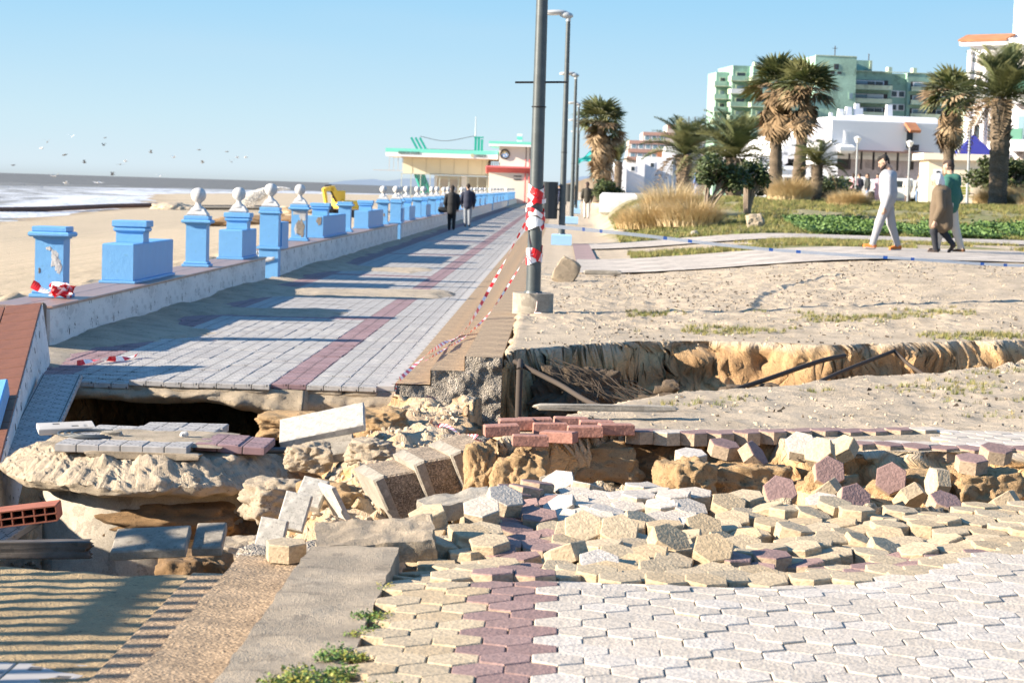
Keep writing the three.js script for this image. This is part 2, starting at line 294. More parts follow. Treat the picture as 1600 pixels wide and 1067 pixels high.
{ // sea: swell and broken surf near the shore, then open water to the horizon
  const P = [], C = [], U = [], zs = [], n = 150; let z = -60; while (z > -900) { zs.push(z); z -= z > -260 ? .9 : 2.4; }
  for (const z of zs) { const S = poly([[0, 44], [190, 49], [332, 63], [540, 103], [720, 100], [950, 46], [1600, 30]], -z);
    for (let i = 0; i <= n; i++) {
      const d = -12 + Math.pow(i / n, 1.6) * 320, x = -S - d, w = fbm(x * .11, 3, z * .035, 4), br = Math.sin(d * .16 + 2.2 * fbm(x * .01, 1, z * .012, 2) * 3);
      const surf = sm(75, 30, d), crest = Math.max(0, br);
      P.push(x, -2.6 + .12 * w + .42 * Math.pow(crest, 5) * sm(-5, 25, d), z);
      const f = surf * sm(.40, .58, .5 + .8 * fbm(x * .35, 8, z * .10, 4) + .10 + .45 * surf * (crest - .3)) , wc = sm(.27, .33, fbm(x * .22, 6, z * .05, 4)) * .8;
      const k = clamp(Math.max(f, wc)) * (.72 + .5 * fbm(x * .9, 2, z * .3, 3)), v = .5 + w; C.push(lerp(lerp(.17, .22, v), .72, k), lerp(lerp(.165, .215, v), .74, k), lerp(lerp(.145, .20, v), .78, k)); U.push(x, z);
    } }
  const nx = n + 1, I = []; for (let j = 0; j < zs.length - 1; j++) for (let i = 0; i < n; i++) { const a = j * nx + i; I.push(a, a + nx, a + 1, a + 1, a + nx, a + nx + 1); }
  const g = new THREE.BufferGeometry(); g.setAttribute('position', new THREE.Float32BufferAttribute(P, 3)); g.setAttribute('color', new THREE.Float32BufferAttribute(C, 3)); g.setAttribute('uv', new THREE.Float32BufferAttribute(U, 2)); g.setIndex(I); g.computeVertexNormals();
  const tW = tex(512, (u, v) => .6 * pf(u, v, 10, 81, 5) + .4 * pf(u, v * .5, 30, 82, 3), false);
  struct('sea', g, new THREE.MeshStandardMaterial({ vertexColors: true, roughness: .75, bumpMap: rep(tW, .05), bumpScale: .5 }), 'grey-brown sea with white surf along the shore');
  // open water to the horizon, under the surf and behind the spit
  const far = tf(new THREE.PlaneGeometry(20000, 15000, 1, 1).rotateX(-Math.PI / 2), -10045, -2.74, -7300);
  struct('open_sea', muv(far), mat(.19, .19, .18, .8, { bumpMap: rep(tW, .03), bumpScale: .9, map: rep(tex(512, (u, v) => { const w = pf(u, v * 3, 20, 84, 5); return w > .66 ? .95 : .72 + .25 * w; }), .012, .004) }), 'open grey sea reaching the horizon');
}
// ---------- promenade paving ----------
const mTileBase = (r, g, b, s) => { // square concrete paver with a pressed pattern of small square studs and grooves
  const f = (u, v) => { const gx = u * 8 % 1, gy = v * 8 % 1, cx = Math.floor(u * 8), cy = Math.floor(v * 8); const hole = (cx + cy * 3) % 4 === 0 && Math.abs(gx - .5) < .2 && Math.abs(gy - .5) < .25; const gr = (cx % 4 === 1 && gx < .18 && cy % 2 === 0) || (cy % 4 === 2 && gy < .18 && cx % 2 === 1); const mid = Math.abs(u - .5) < .013; return mid ? .04 : hole ? 0 : gr ? .45 : 1; };
  const c = tex(128, (u, v) => { const k = f(u, v), a = pf(u, v, 4, 90 + s, 5); return (k < .1 ? .52 : k < .6 ? .78 : .95) * (.78 + .3 * a); }), b2 = tex(128, (u, v) => f(u, v), false);
  return mat(r, g, b, .92, { map: c, bumpMap: b2, bumpScale: .003 });
};
const mTW = [mTileBase(.50, .475, .45, 1), mTileBase(.55, .52, .485, 2), mTileBase(.46, .435, .415, 3)], mTP = [mTileBase(.36, .23, .24, 4), mTileBase(.33, .205, .215, 5)];
const TW = .30, tileCols = []; for (let k = 0; k < 11; k++) tileCols.push(-1.67 - k * TW);   // centres
const purpleCol = (k, row) => k === 2 || k === 9 || (k === 10) || (row % 44 >= 30 && row % 44 < 32 && k > 2);
const promEdge = (x) => -18.32 - .12 * sm(-4.3, -1.4, x);
const prom = struct('promenade', null, null, 'lower seaside promenade paved with square patterned slabs');
{
  const tg = cbox(TW - .006, .045, TW - .006, .005); { // top face uv 0..1 over the slab
    const p = tg.attributes.position, uv = tg.attributes.uv; for (let i = 0; i < p.count; i++) uv.setXY(i, p.getX(i) / TW + .5, (Math.abs(p.getY(i)) > .02 ? p.getZ(i) : p.getZ(i) + p.getY(i)) / TW + .5); }
  const r = rng(31), rest = [[], []];
  for (let row = 0; row < 560; row++) for (let k = 0; k < 11; k++) {
    const x = tileCols[k], z = -18.30 - TW / 2 - row * TW - (k < 3 ? .10 : 0) - (k === 10 && row < 3 ? 9 : 0); if (z < -190 || (k === 10 && row < 3)) continue;
    const sag = -.03 * Math.exp(-row / 3) * (k > 6 ? 1 : .3), pur = purpleCol(k, row);
    if (row < 27) { const o = part('slab', tg, (pur ? mTP : mTW)[Math.floor(r() * (pur ? 2 : 3))], prom); o.position.set(x + rr(-.002, .002, r), -.0225 + sag + rr(-.004, .003, r), z); o.rotation.set(rr(-.008, .008, r), r() < .5 ? 0 : Math.PI, rr(-.008, .008, r)); }
    else { const g = new THREE.PlaneGeometry(TW - .008, TW - .008).rotateX(-Math.PI / 2); g.translate(x, rr(-.002, .002, r), z); rest[pur ? 1 : 0].push(g); }
  }
  const a = part('slab', merge(rest[0]), mTW[0], prom), b = part('slab', merge(rest[1]), mTP[0], prom); a.userData.kind = b.userData.kind = 'stuff';
  // bed that shows in the joints, and the broken layer of mortar and sand under the front edge
  part('paving_bed', merge([pbox(-5.0, -1.36, -.20, -.030, -420, -18.62), pbox(-5.0, -1.36, -.0301, -.004, -420, -190)]), mConc, prom);
  const n = 120, pos = [], uv = [], idx = [], m = 12;
  for (let i = 0; i <= n; i++) { const x = lerp(-4.52, -1.36, i / n), ze = -18.33 - (x > -2.1 ? .1 : 0) - .05 * fbm(x * 3, 1, 2, 3) - .03;
    const hgt = .19 + .08 * fbm(x * 2, 7, 1, 3) + .14 * sm(-3.1, -2.2, x);
    for (let j = 0; j <= m; j++) { const t = j / m, a = t * 1.35; const y = -.046 - hgt * t + .02 * fbm(x * 7, t * 3, 5, 3), z = ze + .10 * Math.sin(t * 3.0) - .5 * Math.pow(t, 5) + .09 * fbm(x * 4, t * 2.5, 9, 4); pos.push(x, y, z); uv.push(x, y - z); } }
  for (let i = 0; i < n; i++) for (let j = 0; j < m; j++) { const a = i * (m + 1) + j; idx.push(a, a + 1, a + m + 1, a + 1, a + m + 2, a + m + 1); }
  const g = new THREE.BufferGeometry(); g.setAttribute('position', new THREE.Float32BufferAttribute(pos, 3)); g.setAttribute('uv', new THREE.Float32BufferAttribute(uv, 2)); g.setIndex(idx); g.computeVertexNormals();
  part('broken_bed', g, mPaleSand, prom, 'crumbling sand and mortar bed under the promenade edge');
  part('edge_strip', bx(-1.522, -1.374, -.05, -.002, -330, -18.5, .004), mTW[1], prom);
  // slabs hanging thick at the broken edge: mortar still stuck to them
  const bits = []; for (let k = 0; k < 10; k += 1) { const x = tileCols[k] + .01; bits.push(tf(lump(.34, .075 + .03 * hash2(k, 1, 5), .2, k + 3, .22, 3, .85), x, -.072, -18.40 - (k < 3 ? .1 : 0))); }
  part('mortar', merge(bits), mConc, prom);
}
{ // wind-blown sand lying on the promenade
  const P = [], U = [], C = [], I = [], xs = [], zs = []; for (let x = -5.02; x <= -1.3; x += .05) xs.push(x); for (let z = -18.5; z > -120; z -= z > -45 ? .07 : .4) zs.push(z);
  for (const z of zs) for (const x of xs) {
    const wall = sm(-4.15, -5.0, x), band = Math.exp(-Math.pow((z + 34.0 + (x + 3) * .35) / 1.6, 2)) + .9 * Math.exp(-Math.pow((z + 28.5 + (x + 3) * .2) / .8, 2)) * sm(-2.4, -3.2, x) + .7 * Math.exp(-Math.pow((z + 44) / 2, 2)) * sm(-2, -3, x) + .55 * Math.exp(-Math.pow((z + 24) / 1.6, 2)) * sm(-3.2, -4.2, x);
    const f = fbm(x * 1.2, 3, z * .7, 4), f2 = fbm(x * 5, 5, z * 4, 3);
    let y = -.045 + .075 * wall + .10 * band + .05 * f + .016 * f2; y = Math.min(y, .075 + .02 * f2); y = lerp(-.05, y, sm(-1.40, -1.95 + .3 * f, x)); if (z > -18.8) y = -.05;
    P.push(x, y, z); U.push(x, z); const w = .5 + f; C.push(lerp(.46, .55, w), lerp(.385, .455, w), lerp(.29, .34, w)); }
  const nx = xs.length; for (let j = 0; j < zs.length - 1; j++) for (let i = 0; i < nx - 1; i++) { const a = j * nx + i; I.push(a, a + 1, a + nx, a + 1, a + nx + 1, a + nx); }
  const g = new THREE.BufferGeometry(); g.setAttribute('position', new THREE.Float32BufferAttribute(P, 3)); g.setAttribute('uv', new THREE.Float32BufferAttribute(U, 2)); g.setAttribute('color', new THREE.Float32BufferAttribute(C, 3)); g.setIndex(I); g.computeVertexNormals();
  const o = struct('sand_drift', g, mSand, 'thin drifts of blown sand across the promenade slabs');
}
// ---------- steps between promenade and upper ground ----------
{
  const s = struct('promenade_steps', null, null, 'low pebble-concrete steps along the promenade');
  const prof = [[-1.37, -.42], [-1.37, .018], [-1.07, .018], [-1.07, .145], [-.78, .145], [-.78, .27], [-.46, .27], [-.46, -.5], [-.7, -.47], [-1.1, -.48]];
  const build = (z0, z1, len) => { // sections along z with broken near end
    const pos = [], uv = [], idx = [], n = prof.length, S = []; let z = z0; while (z > z1) { S.push(z); z -= z > z0 - 1 ? .1 : z > -34 ? .22 : z > -60 ? 1.2 : 12; } S.push(z1);
    // subdivide profile
    const Q = []; for (let i = 0; i < n; i++) { const a = prof[i], b = prof[(i + 1) % n], k = Math.max(1, Math.round(Math.hypot(b[0] - a[0], b[1] - a[1]) / .05)); for (let j = 0; j < k; j++) Q.push([lerp(a[0], b[0], j / k), lerp(a[1], b[1], j / k)]); }
    let l = 0; const L = Q.map((q, i) => { const p = Q[(i + Q.length - 1) % Q.length]; if (i) l += Math.hypot(q[0] - p[0], q[1] - p[1]); return l; });
    S.forEach((z) => { for (let k = 0; k <= Q.length; k++) { const q = Q[k % Q.length], e = .006 * fbm(q[0] * 9, q[1] * 9, z * 4, 3), dx = -.0016 * (z + 18.5) * 0; pos.push(q[0] + e * .6 + dx, q[1] + e * .7, z + (z === z0 ? .06 * fbm(q[0] * 6, q[1] * 6, 3, 3) : 0)); uv.push(k === Q.length ? l + .05 : L[k], z); } });
    const m = Q.length + 1; for (let j = 0; j < S.length - 1; j++) for (let k = 0; k < m - 1; k++) { const a = j * m + k; idx.push(a, a + m, a + 1, a + 1, a + m, a + m + 1); }
    const g = new THREE.BufferGeometry(); g.setAttribute('position', new THREE.Float32BufferAttribute(pos, 3)); g.setAttribute('uv', new THREE.Float32BufferAttribute(uv, 2)); g.setIndex(idx); return toCreasedNormals(g.toNonIndexed(), .6); };
  part('step_run', build(-18.52, -330), mPebble, s, 'brown pebble-concrete steps running away along the promenade');
  // broken near face: rough concrete filling the profile
  const pts = []; const inside = (x, y) => { let top = x < -1.07 ? .018 : x < -.78 ? .145 : .27; const bot = -.40 - .10 * sm(-1.3, -.9, x); return y < top && y > bot; };
  const gx = 70, gy = 56, pos = [], uv = [], idx = []; const id = {};
  for (let j = 0; j <= gy; j++) for (let i = 0; i <= gx; i++) { const x = lerp(-1.37, -.46, i / gx), y = lerp(-.5, .27, j / gy); if (!inside(clamp(x, -1.365, -.465), y - .003)) continue; const r = Math.max(0, fbm(x * 5, y * 5, 2, 3) + .12) ; id[j * 1000 + i] = pos.length / 3; pos.push(x, y, -18.50 + .05 * fbm(x * 6, y * 6, 3, 3) + .10 * r * Math.abs(fbm(x * 26, y * 26, 6, 3)) + .06 * r); uv.push(x, y); }
  for (let j = 0; j < gy; j++) for (let i = 0; i < gx; i++) { const a = id[j * 1000 + i], b = id[j * 1000 + i + 1], c = id[(j + 1) * 1000 + i], d = id[(j + 1) * 1000 + i + 1]; if ([a, b, c, d].every((q) => q !== undefined)) idx.push(a, b, c, b, d, c); }
  const g = new THREE.BufferGeometry(); g.setAttribute('position', new THREE.Float32BufferAttribute(pos, 3)); g.setAttribute('uv', new THREE.Float32BufferAttribute(uv, 2)); g.setIndex(idx); g.computeVertexNormals();
  part('broken_face', g, mBroken, s, 'rough grey broken end of the steps');
}
// ---------- balustrade ----------
const BX = -5.34;
const capProfile = (w, hs) => { // stacked square mouldings, top at hs
  const sq = (s, h, y, c = .008) => tf(cbox(s, h, s, c), 0, y + h / 2, 0);
  return { sq };
};
function ballFinial(y, s = 1) {
  const pts = [[0, .415], [.05, .405], [.087, .378], [.108, .34], [.113, .302], [.106, .262], [.085, .226], [.056, .203], [.042, .188], [.042, .165], [.058, .14], [.095, .115], [.125, .085]].map(([r, h]) => new THREE.Vector2(r * s, h * s));
  const g = new THREE.LatheGeometry(pts.reverse(), 24);
  // square flared foot
  const foot = new THREE.CylinderGeometry(.13 * s, .215 * s, .085 * s, 4, 1).rotateY(Math.PI / 4).translate(0, .06 * s, 0), plate = cbox(.29 * s, .03 * s, .29 * s, .004).translate(0, .012 * s, 0);
  return merge([muv(g), muv(flat(foot)), plate]).translate(0, y, 0);
}
function balPillar(z, o = {}) { // standing on the low wall
  const y0 = o.y0 ?? .42, h = o.h ?? .74, n = o.n || '';
  const t = thing('balustrade_pillar', o.label, 'pillar', 'pillars on the sea wall', BX + (o.dx || 0), y0, z, o.ry || 0);
  part('shaft', cbox(.30, h - .12, .30, .008).translate(0, (h - .12) / 2 + .02, 0), mBlue, t);
  part('plinth', merge([cbox(.40, .04, .40, .008).translate(0, .02, 0), cbox(.35, .035, .35, .01).translate(0, .057, 0)]), mBlue, t);
  part('cap', merge([cbox(.43, .055, .43, .022).translate(0, h - .075, 0), cbox(.36, .055, .36, .008).translate(0, h - .02, 0), cbox(.335, .02, .335, .005).translate(0, h - .112, 0)]), mBlue, t);
  if (o.ball) part('ball_finial', ballFinial(h + .008), mWhiteBall, t, 'white ball finial');
  if (o.patch) for (const [x, y, w, hh, dark] of o.patch) part('flaked_patch', tf(lump(w, hh, .005, x * 30 + y * 7, 1.1, 4, .1), x, y, .151), dark ? mBroken : mWhiteBall, t, dark ? 'patch of bare dark render' : 'patch where the blue paint has flaked off');
  return t;
}
function balBlock(z0, z1, o = {}) { // low parapet block with a moulded pedestal on it
  const y0 = o.y0 ?? .42, L = z0 - z1, t = thing('parapet_block', o.label, 'parapet', 'parapet blocks on the sea wall', BX + (o.dx || 0), y0, z0);
  part('block', merge([bx(-.19, .19, .03, .48, -L, 0, .012), bx(-.22, .22, 0, .035, -L - .03, .03, .006)]), mBlue, t);
  const pz = o.pz ?? -.95, hp = .27;
  part('pedestal', merge([bx(-.17, .17, .478, .48 + hp - .1, pz - .19, pz + .19, .006), tf(cbox(.40, .06, .44, .02), 0, .48 + hp - .11, pz), bx(-.215, .215, .48 + hp - .08, .48 + hp, pz - .23, pz + .23, .01)]), mBlue, t);
  if (o.ball) part('ball_finial', ballFinial(.488 + hp).translate(0, 0, pz), mWhiteBall, t, 'white ball finial');
  if (o.mark) part('flaked_patch', tf(lump(.10, .14, .006, z0, .9, 4, .1), .1, .38, .004), mBroken, t, 'dark flaked patch');
  return t;
}
function mainPillar(z, label) {
  const t = thing('main_pillar', label, 'pillar', 'main pillars of the balustrade', -5.10, 0, z);
  part('base', merge([bx(-.17, .17, 0, .52, -.36, 0, .01), bx(-.21, .2, .515, .56, -.40, .03, .008)]), mBlue, t);
  part('shaft', merge([bx(-.165, .165, .555, 1.14, -.34, -.01, .01), bx(-.19, .19, 1.135, 1.18, -.365, .015, .012), bx(-.175, .175, 1.175, 1.25, -.35, 0, .01)]), mBlue, t);
  part('side_block', bx(-.19, .19, .50, .99, -1.25, -.345, .012), mBlue, t);
  part('ball_finial', ballFinial(1.255).translate(0, 0, -.17), mWhiteBall, t, 'white ball finial');
  return t;
}
function seaWall(z0, z1, h, label, rot = 0) {
  const w = thing('sea_wall', label, 'wall', 'white stretches of the sea wall', 0, 0, 0);
  part('wall_body', pbox(-5.62, -5.0, -1.6, h - .03, z1, z0), mWallWhite, w);
  const n = Math.min(40, Math.round((z0 - z1) / .55)), L = (z0 - z1) / n, g = cbox(.318, .03, L - .012, .005);
  for (let i = 0; i < n; i++) for (const k of [0, 1]) { const o = part('coping_tile', g, mCopingTile, w); o.position.set(-5.465 + k * .326 - .0, h - .015, z0 - L * (i + .5)); }
  return w;
}
seaWall(-21.3, -36.95, .42, 'nearest white sea wall stretch with flaking paint, ending at the ravine');
seaWall(-38.5, -67.0, .50, 'second white sea wall stretch behind the near gap');
seaWall(-67.6, -112, .50, 'third white sea wall stretch beside the dark-clothed couple');
seaWall(-112.5, -330, .50, 'farthest white sea wall stretch leading to the beach club');
balPillar(-22.9, { dx: -.02, label: 'nearest blue pillar without a ball, red and white tape at its foot', patch: [[.06, .42, .07, .16], [.0, .52, .05, .04], [.1, .33, .06, .10], [-.1, .28, .02, .05, 1]] });
balBlock(-26.2, -28.9, { label: 'long blue parapet block with bare pedestal, nearest the camera', pz: -.9 });
balPillar(-32.0, { dx: 0, ball: 1, label: 'blue pillar with white ball, nearest of those with balls' });
balBlock(-35.2, -36.85, { ball: 1, pz: -.85, label: 'short blue parapet block with white ball at the end of the nearest wall' });
mainPillar(-38.05, 'tall blue main pillar with white ball and torn white strip at its foot');
balPillar(-44.5, { y0: .50, ball: 1, label: 'blue pillar with white ball and large dark flaked patch', patch: [[.05, .3, .15, .34, 1], [.09, .52, .12, .16], [-.03, .58, .16, .08], [-.05, .25, .05, .2]] });
balBlock(-47.2, -52.2, { y0: .50, pz: -1.2, mark: 1, label: 'blue parapet block with bare pedestal and one dark chip near its top' });
balPillar(-53.9, { y0: .50, label: 'blue capped pillar without ball in front of the yellow excavator' });
balBlock(-58.3, -63.2, { y0: .50, pz: -1.3, label: 'blue parapet block with bare pedestal beside the yellow excavator' });
balPillar(-65.4, { y0: .50, ball: 1, label: 'blue pillar with white ball just right of the yellow excavator', patch: [[.05, .3, .05, .1, 1], [.0, .16, .05, .07, 1]] });
mainPillar(-67.2, 'tall blue main pillar with white ball, second from the camera');
{ // farther modules: pillars and blocks in turn, all with balls
  const ord = 'first second third fourth fifth sixth seventh eighth ninth tenth eleventh twelfth thirteenth fourteenth fifteenth sixteenth seventeenth eighteenth nineteenth twentieth twenty-first twenty-second twenty-third twenty-fourth twenty-fifth twenty-sixth twenty-seventh'.split(' '); let k = 0, np = 0, nb = 0; for (const [a, b] of [[-69.5, -111], [-114.5, -157.5], [-161, -204], [-207, -248], [-252, -296]]) {
    for (let z = a; z > b; z -= 9.2) { if (z > b + 3) balPillar(z - 2.2, { y0: .5, ball: 1, label: `${ord[np++]} blue ball-topped pillar beyond the second main pillar, counting away` }); if (z - 8.4 > b) balBlock(z - 4.6, z - 7.6, { y0: .5, ball: 1, pz: -1.2, label: `${ord[nb++]} parapet block beyond the second main pillar, counting away` }); }
    mainPillar(b - 1, `${ord[2 + k]} tall main pillar with white ball, counting away from the camera`); k++;
  }
}
{ // torn paper on the main pillar, and the tape around the nearest pillar
  const t = single('torn_strip', tf(lump(.24, .07, .015, 4, .7, 3, .2), -5.11, .33, -38.03, 0, 0, .25), mWhiteBall, 'torn white strip on the foot of the tall blue main pillar', 'strip');
}
// ---------- hexagonal pavers ----------
const HW = .159, HR = HW / Math.sqrt(3), HT = .075;
function hexGeo(R = HR - .0015, T = HT, c = .0045) {
  const ring = (r, y) => Array.from({ length: 6 }, (_, k) => V(r * Math.cos(Math.PI / 2 + k * Math.PI / 3), y, r * Math.sin(Math.PI / 2 + k * Math.PI / 3)));
  const A = ring(R, -T), B = ring(R, -c), C = ring(R - c, 0), pos = [], t = (a, b, d) => pos.push(...a.toArray(), ...b.toArray(), ...d.toArray());
  for (let k = 0; k < 6; k++) { const n = (k + 1) % 6; t(A[k], B[k], A[n]); t(A[n], B[k], B[n]); t(B[k], C[k], B[n]); t(B[n], C[k], C[n]); t(V(0, 0, 0), C[n], C[k]); t(V(0, -T, 0), A[k], A[n]); }
  const g = new THREE.BufferGeometry(); g.setAttribute('position', new THREE.Float32BufferAttribute(pos, 3)); g.computeVertexNormals(); return muv(g);
}
const hexG = hexGeo();
const tHex = tex(256, (u, v) => { const a = vn(u, v, 46, 101), b = vn(u, v, 90, 102), c = pf(u, v, 4, 103, 4); return .88 + .2 * (c - .5) + .14 * (a - .5) - (b < .12 ? .14 : 0); }), tHexB = tex(256, (u, v) => sm(.25, .75, .6 * vn(u, v, 46, 101) + .4 * vn(u, v, 90, 102)), false);
const mHex = new THREE.MeshStandardMaterial({ vertexColors: true, roughness: .95, map: rep(tHex, 2.6), bumpMap: rep(tHexB, 2.6), bumpScale: .0012 });
// coloured wearing face over a body of plain tan concrete
const mHexOf = (r, g, b) => { const q = hexG.clone(), p = q.attributes.position, c = new Float32Array(p.count * 3); for (let i = 0; i < p.count; i += 3) { const top = Math.min(p.getY(i), p.getY(i + 1), p.getY(i + 2)) > -.006; for (let k = 0; k < 3; k++) c.set(top ? [r, g, b] : [lerp(.50, r, .25), lerp(.39, g, .25), lerp(.26, b, .25)], (i + k) * 3); } q.setAttribute('color', new THREE.BufferAttribute(c, 3)); return q; };
const HC = { c: [mHexOf(.56, .44, .285), mHexOf(.60, .475, .315), mHexOf(.53, .42, .28), mHexOf(.55, .415, .255)], p: [mHexOf(.32, .205, .185), mHexOf(.35, .225, .205), mHexOf(.295, .185, .17)], w: [mHexOf(.66, .575, .485), mHexOf(.69, .615, .535), mHexOf(.62, .54, .45), mHexOf(.65, .56, .46)] };
const hexMat = (k, r) => HC[k][Math.floor(r() * HC[k].length)];
const paveY = (x, z) => .30 - .05 * Math.max(0, -.02 - x) * sm(-5, -7, z) + .012 * fbm(x * 1.1, 3, z * 1.1, 3) - .05 * sm(-7.75, -8.15, z - .3 * Math.max(0, x - 1)) * sm(1.5, .6, x);
{
  const pv = struct('upper_pavement', null, null, 'intact hexagonal paving of the upper pavement in the foreground');
  const cp = struct('collapsed_pavement', null, null, 'buckled hexagonal paving sinking toward the front trench');
  const r = rng(11), rp = HW * .866; let nI = 0, nC = 0; const extra = [];
  for (let j = -4; j < 42; j++) for (let i = -5; i < 22; i++) {
    const z = -5.55 - j * rp, odd = ((j % 2) + 2) % 2, x = -.205 + (i + (odd ? .5 : 0)) * HW; if (x < -.56 || x > 2.9) continue;
    const edge = -8.02 - .20 * sm(.6, 1.5, x) - .75 * sm(1.2, 2.1, x) + .07 * fbm(x * 3, 5, 1, 2), zEnd = poly(zBn, x) + .08 * fbm(x * 4, 2, 7, 2);
    if (z < zEnd) continue;
    if (z > -5.72 && x < -.4) continue;
    let col = i < 0 || (i === 0 && odd && 0) ? 'c' : (odd ? i <= 0 : i <= 1) ? 'p' : 'w';
    if (z > edge) {
      if (Math.abs(x) > .46 * -z * .5 + .6 || z > -5.75) { extra.push([x, z, col]); continue; }
      const o = part('paver', hexMat(col, r), mHex, pv); o.position.set(x + rr(-.0015, .0015, r), paveY(x, z) + rr(-.003, .003, r), z); const e = .05; o.rotation.order = 'XZY';
      o.rotation.set(-Math.atan2(paveY(x, z + e) - paveY(x, z - e), 2 * e) + rr(-.012, .012, r), Math.floor(r() * 6) * Math.PI / 3, Math.atan2(paveY(x + e, z) - paveY(x - e, z), 2 * e) + rr(-.012, .012, r)); nI++;
    } else {
      // broken field: rows dip, tip and slide over each other
      const t = sm(edge, edge - .5, z) * sm(2.3, 1.3, x), t2 = .25 + .75 * t, wv = fbm(x * 1.9, 6, z * 1.9, 3);
      if (col !== 'p' || x > .1) col = (z < -9.75 && x > -.02 && x < .75) ? 'w' : 'c';
      const dx = x - .95, dz = z + 8.75 - .22 * (x - .95); if (Math.abs(dz) < .14 && dx > -.25 && dx < .55) col = 'p'; if (x > 1.35 && x < 1.8 && Math.abs(z + 8.98 + .1 * (x - 1.35)) < .1) col = 'p';
      if (r() < .10 * t) continue;
      const o = part('paver', hexMat(col, r), mHex, cp), sag = -.055 * t * (1 + .7 * wv) - .06 * sm(-.25, -.55, x) + .05 * t * sm(zEnd + .7, zEnd + .1, z);
      o.position.set(x + rr(-.03, .03, r) * t2, .288 + sag + rr(-.022, .028, r) * t2 + .06 * wv * t, z + rr(-.04, .04, r) * t2);
      const tip = r() < .3 ? 2.2 : 1; o.rotation.order = 'YXZ'; o.rotation.set((.10 + .28 * wv + rr(-.13, .13, r)) * t2 * tip * (x < .9 ? 1.1 : .7), rr(-.22, .22, r) * t2, (rr(-.15, .15, r) - .2 * wv) * t2 * tip); nC++;
    }
  }
  if (extra.length) { const g = merge(extra.map(([x, z]) => tf(hexG, x, paveY(x, z), z))); const o = part('paver', g, mat(.64, .56, .47, .95, { map: rep(tHex, 2.6) }), pv); o.userData.kind = 'stuff'; }
  console.log('pavers', nI, nC);
  // loose pavers
  const names = { c: 'cream', p: 'purple', w: 'white' };
  const loose = (x, y, z, rx, ry, rz, c, where) => { const o = single('loose_paver', hexMat(c, r), mHex, `${names[c]} hexagonal paver ${where}`, 'paver', 'loose hexagonal pavers'); o.position.set(x, y, z); o.rotation.order = 'YXZ'; o.rotation.set(rx, ry, rz); return o; };
  loose(.76, .30, -11.9, .2, .3, .02, 'w', 'sitting flat on the left ochre sand clod');
  loose(.96, .335, -12.1, .22, .2, -.12, 'p', 'perched on the sand clod behind the white one');
  loose(1.137, .30, -12.0, .75, .5, -.5, 'p', 'tipped and half shaded beside the perched one');
  loose(1.387, .345, -12.15, .7, .3, .25, 'w', 'tilted up between two sand clods');
  loose(1.461, .33, -11.98, .1, .9, .9, 'c', 'lying on its edge beside the tilted white one');
  loose(1.494, .25, -11.66, 1.15, .2, .1, 'p', 'standing against the middle sand clod with its face out');
  loose(1.416, .20, -11.4, -.5, .4, .5, 'c', 'lying under the standing one on the middle clod');
  loose(1.798, .245, -11.5, 1.25, -.3, -.15, 'p', 'leaning steeply in the shaded hollow of the trench');
  loose(1.83, .21, -11.2, -.3, -.5, .8, 'c', 'balanced on its corner below the shaded hollow');
  loose(1.974, .25, -11.3, 0, .25, 1.5, 'c', 'standing upright on edge in the trench');
  loose(1.547, .20, -11.0, .95, -.2, -.4, 'p', 'leaning behind the edge of the buckled paving');
  loose(2.006, .21, -11.0, .45, .3, -.1, 'p', 'lying at the lip of the buckled paving near the right');
  loose(2.259, .345, -11.7, .2, .1, 0, 'p', 'flat on the right sand clod');
  loose(2.441, .375, -11.95, .25, .4, 0, 'p', 'tipped forward at the far right rim');
  loose(1.61, .335, -12.2, .1, .5, .7, 'c', 'lying on its side at the rim of the front trench');
  loose(2.223, .25, -10.8, -.6, .5, .3, 'c', 'showing its side at the right end of the trench');
  loose(1.162, .23, -11.0, .9, .4, .35, 'p', 'leaning at the foot of the left sand clod');
  loose(1.35, .22, -10.75, .35, .2, .1, 'w', 'sliding off the far edge of the buckled paving');
  loose(.48, .265, -10.6, .35, .1, -.12, 'w', 'raised at the far corner of the white patch');
  loose(.14, .285, -9.25, .75, .05, .05, 'c', 'tipped to face the camera, left of a matching pair');
  loose(.295, .285, -9.22, .65, -.15, -.12, 'c', 'tipped to face the camera, right of a matching pair');
  loose(.508, .29, -9.0, .55, .2, -.25, 'c', 'tilted up right of the matching pair');
  loose(.668, .285, -8.8, .6, -.25, -.2, 'c', 'propped above the lower row in front of the purple patch');
  loose(.055, .295, -8.62, -.35, .3, .25, 'c', 'upended at the near edge with two lit sides');
  loose(.2, .262, -8.5, .45, .1, -.05, 'w', 'rough-faced, right of the upended one');
  loose(-.25, .275, -8.85, .15, .2, .12, 'c', 'stacked on others left of the purple strip');
  loose(-.335, .28, -9.05, .2, .5, .05, 'c', 'topmost of the heap left of the purple strip');
  loose(-.2, .255, -8.45, .05, .2, .08, 'c', 'flat at the foot of the heap left of the purple strip');
  loose(-.205, .335, -9.75, .42, .1, -.2, 'w', 'grey-faced, raised at the head of the purple strip');
  loose(-.31, .31, -9.55, .4, .1, .1, 'w', 'second rough grey one beside the head of the purple strip');
  loose(-.46, .25, -8.95, .1, .3, -.3, 'c', 'sunk into the gap beside the kerb');
  loose(-.55, .285, -9.5, .2, .2, .3, 'c', 'sliding toward the kerb end');
  loose(-1.09, .235, -8.88, .05, .25, .02, 'c', 'lying alone on the pebble step');
}
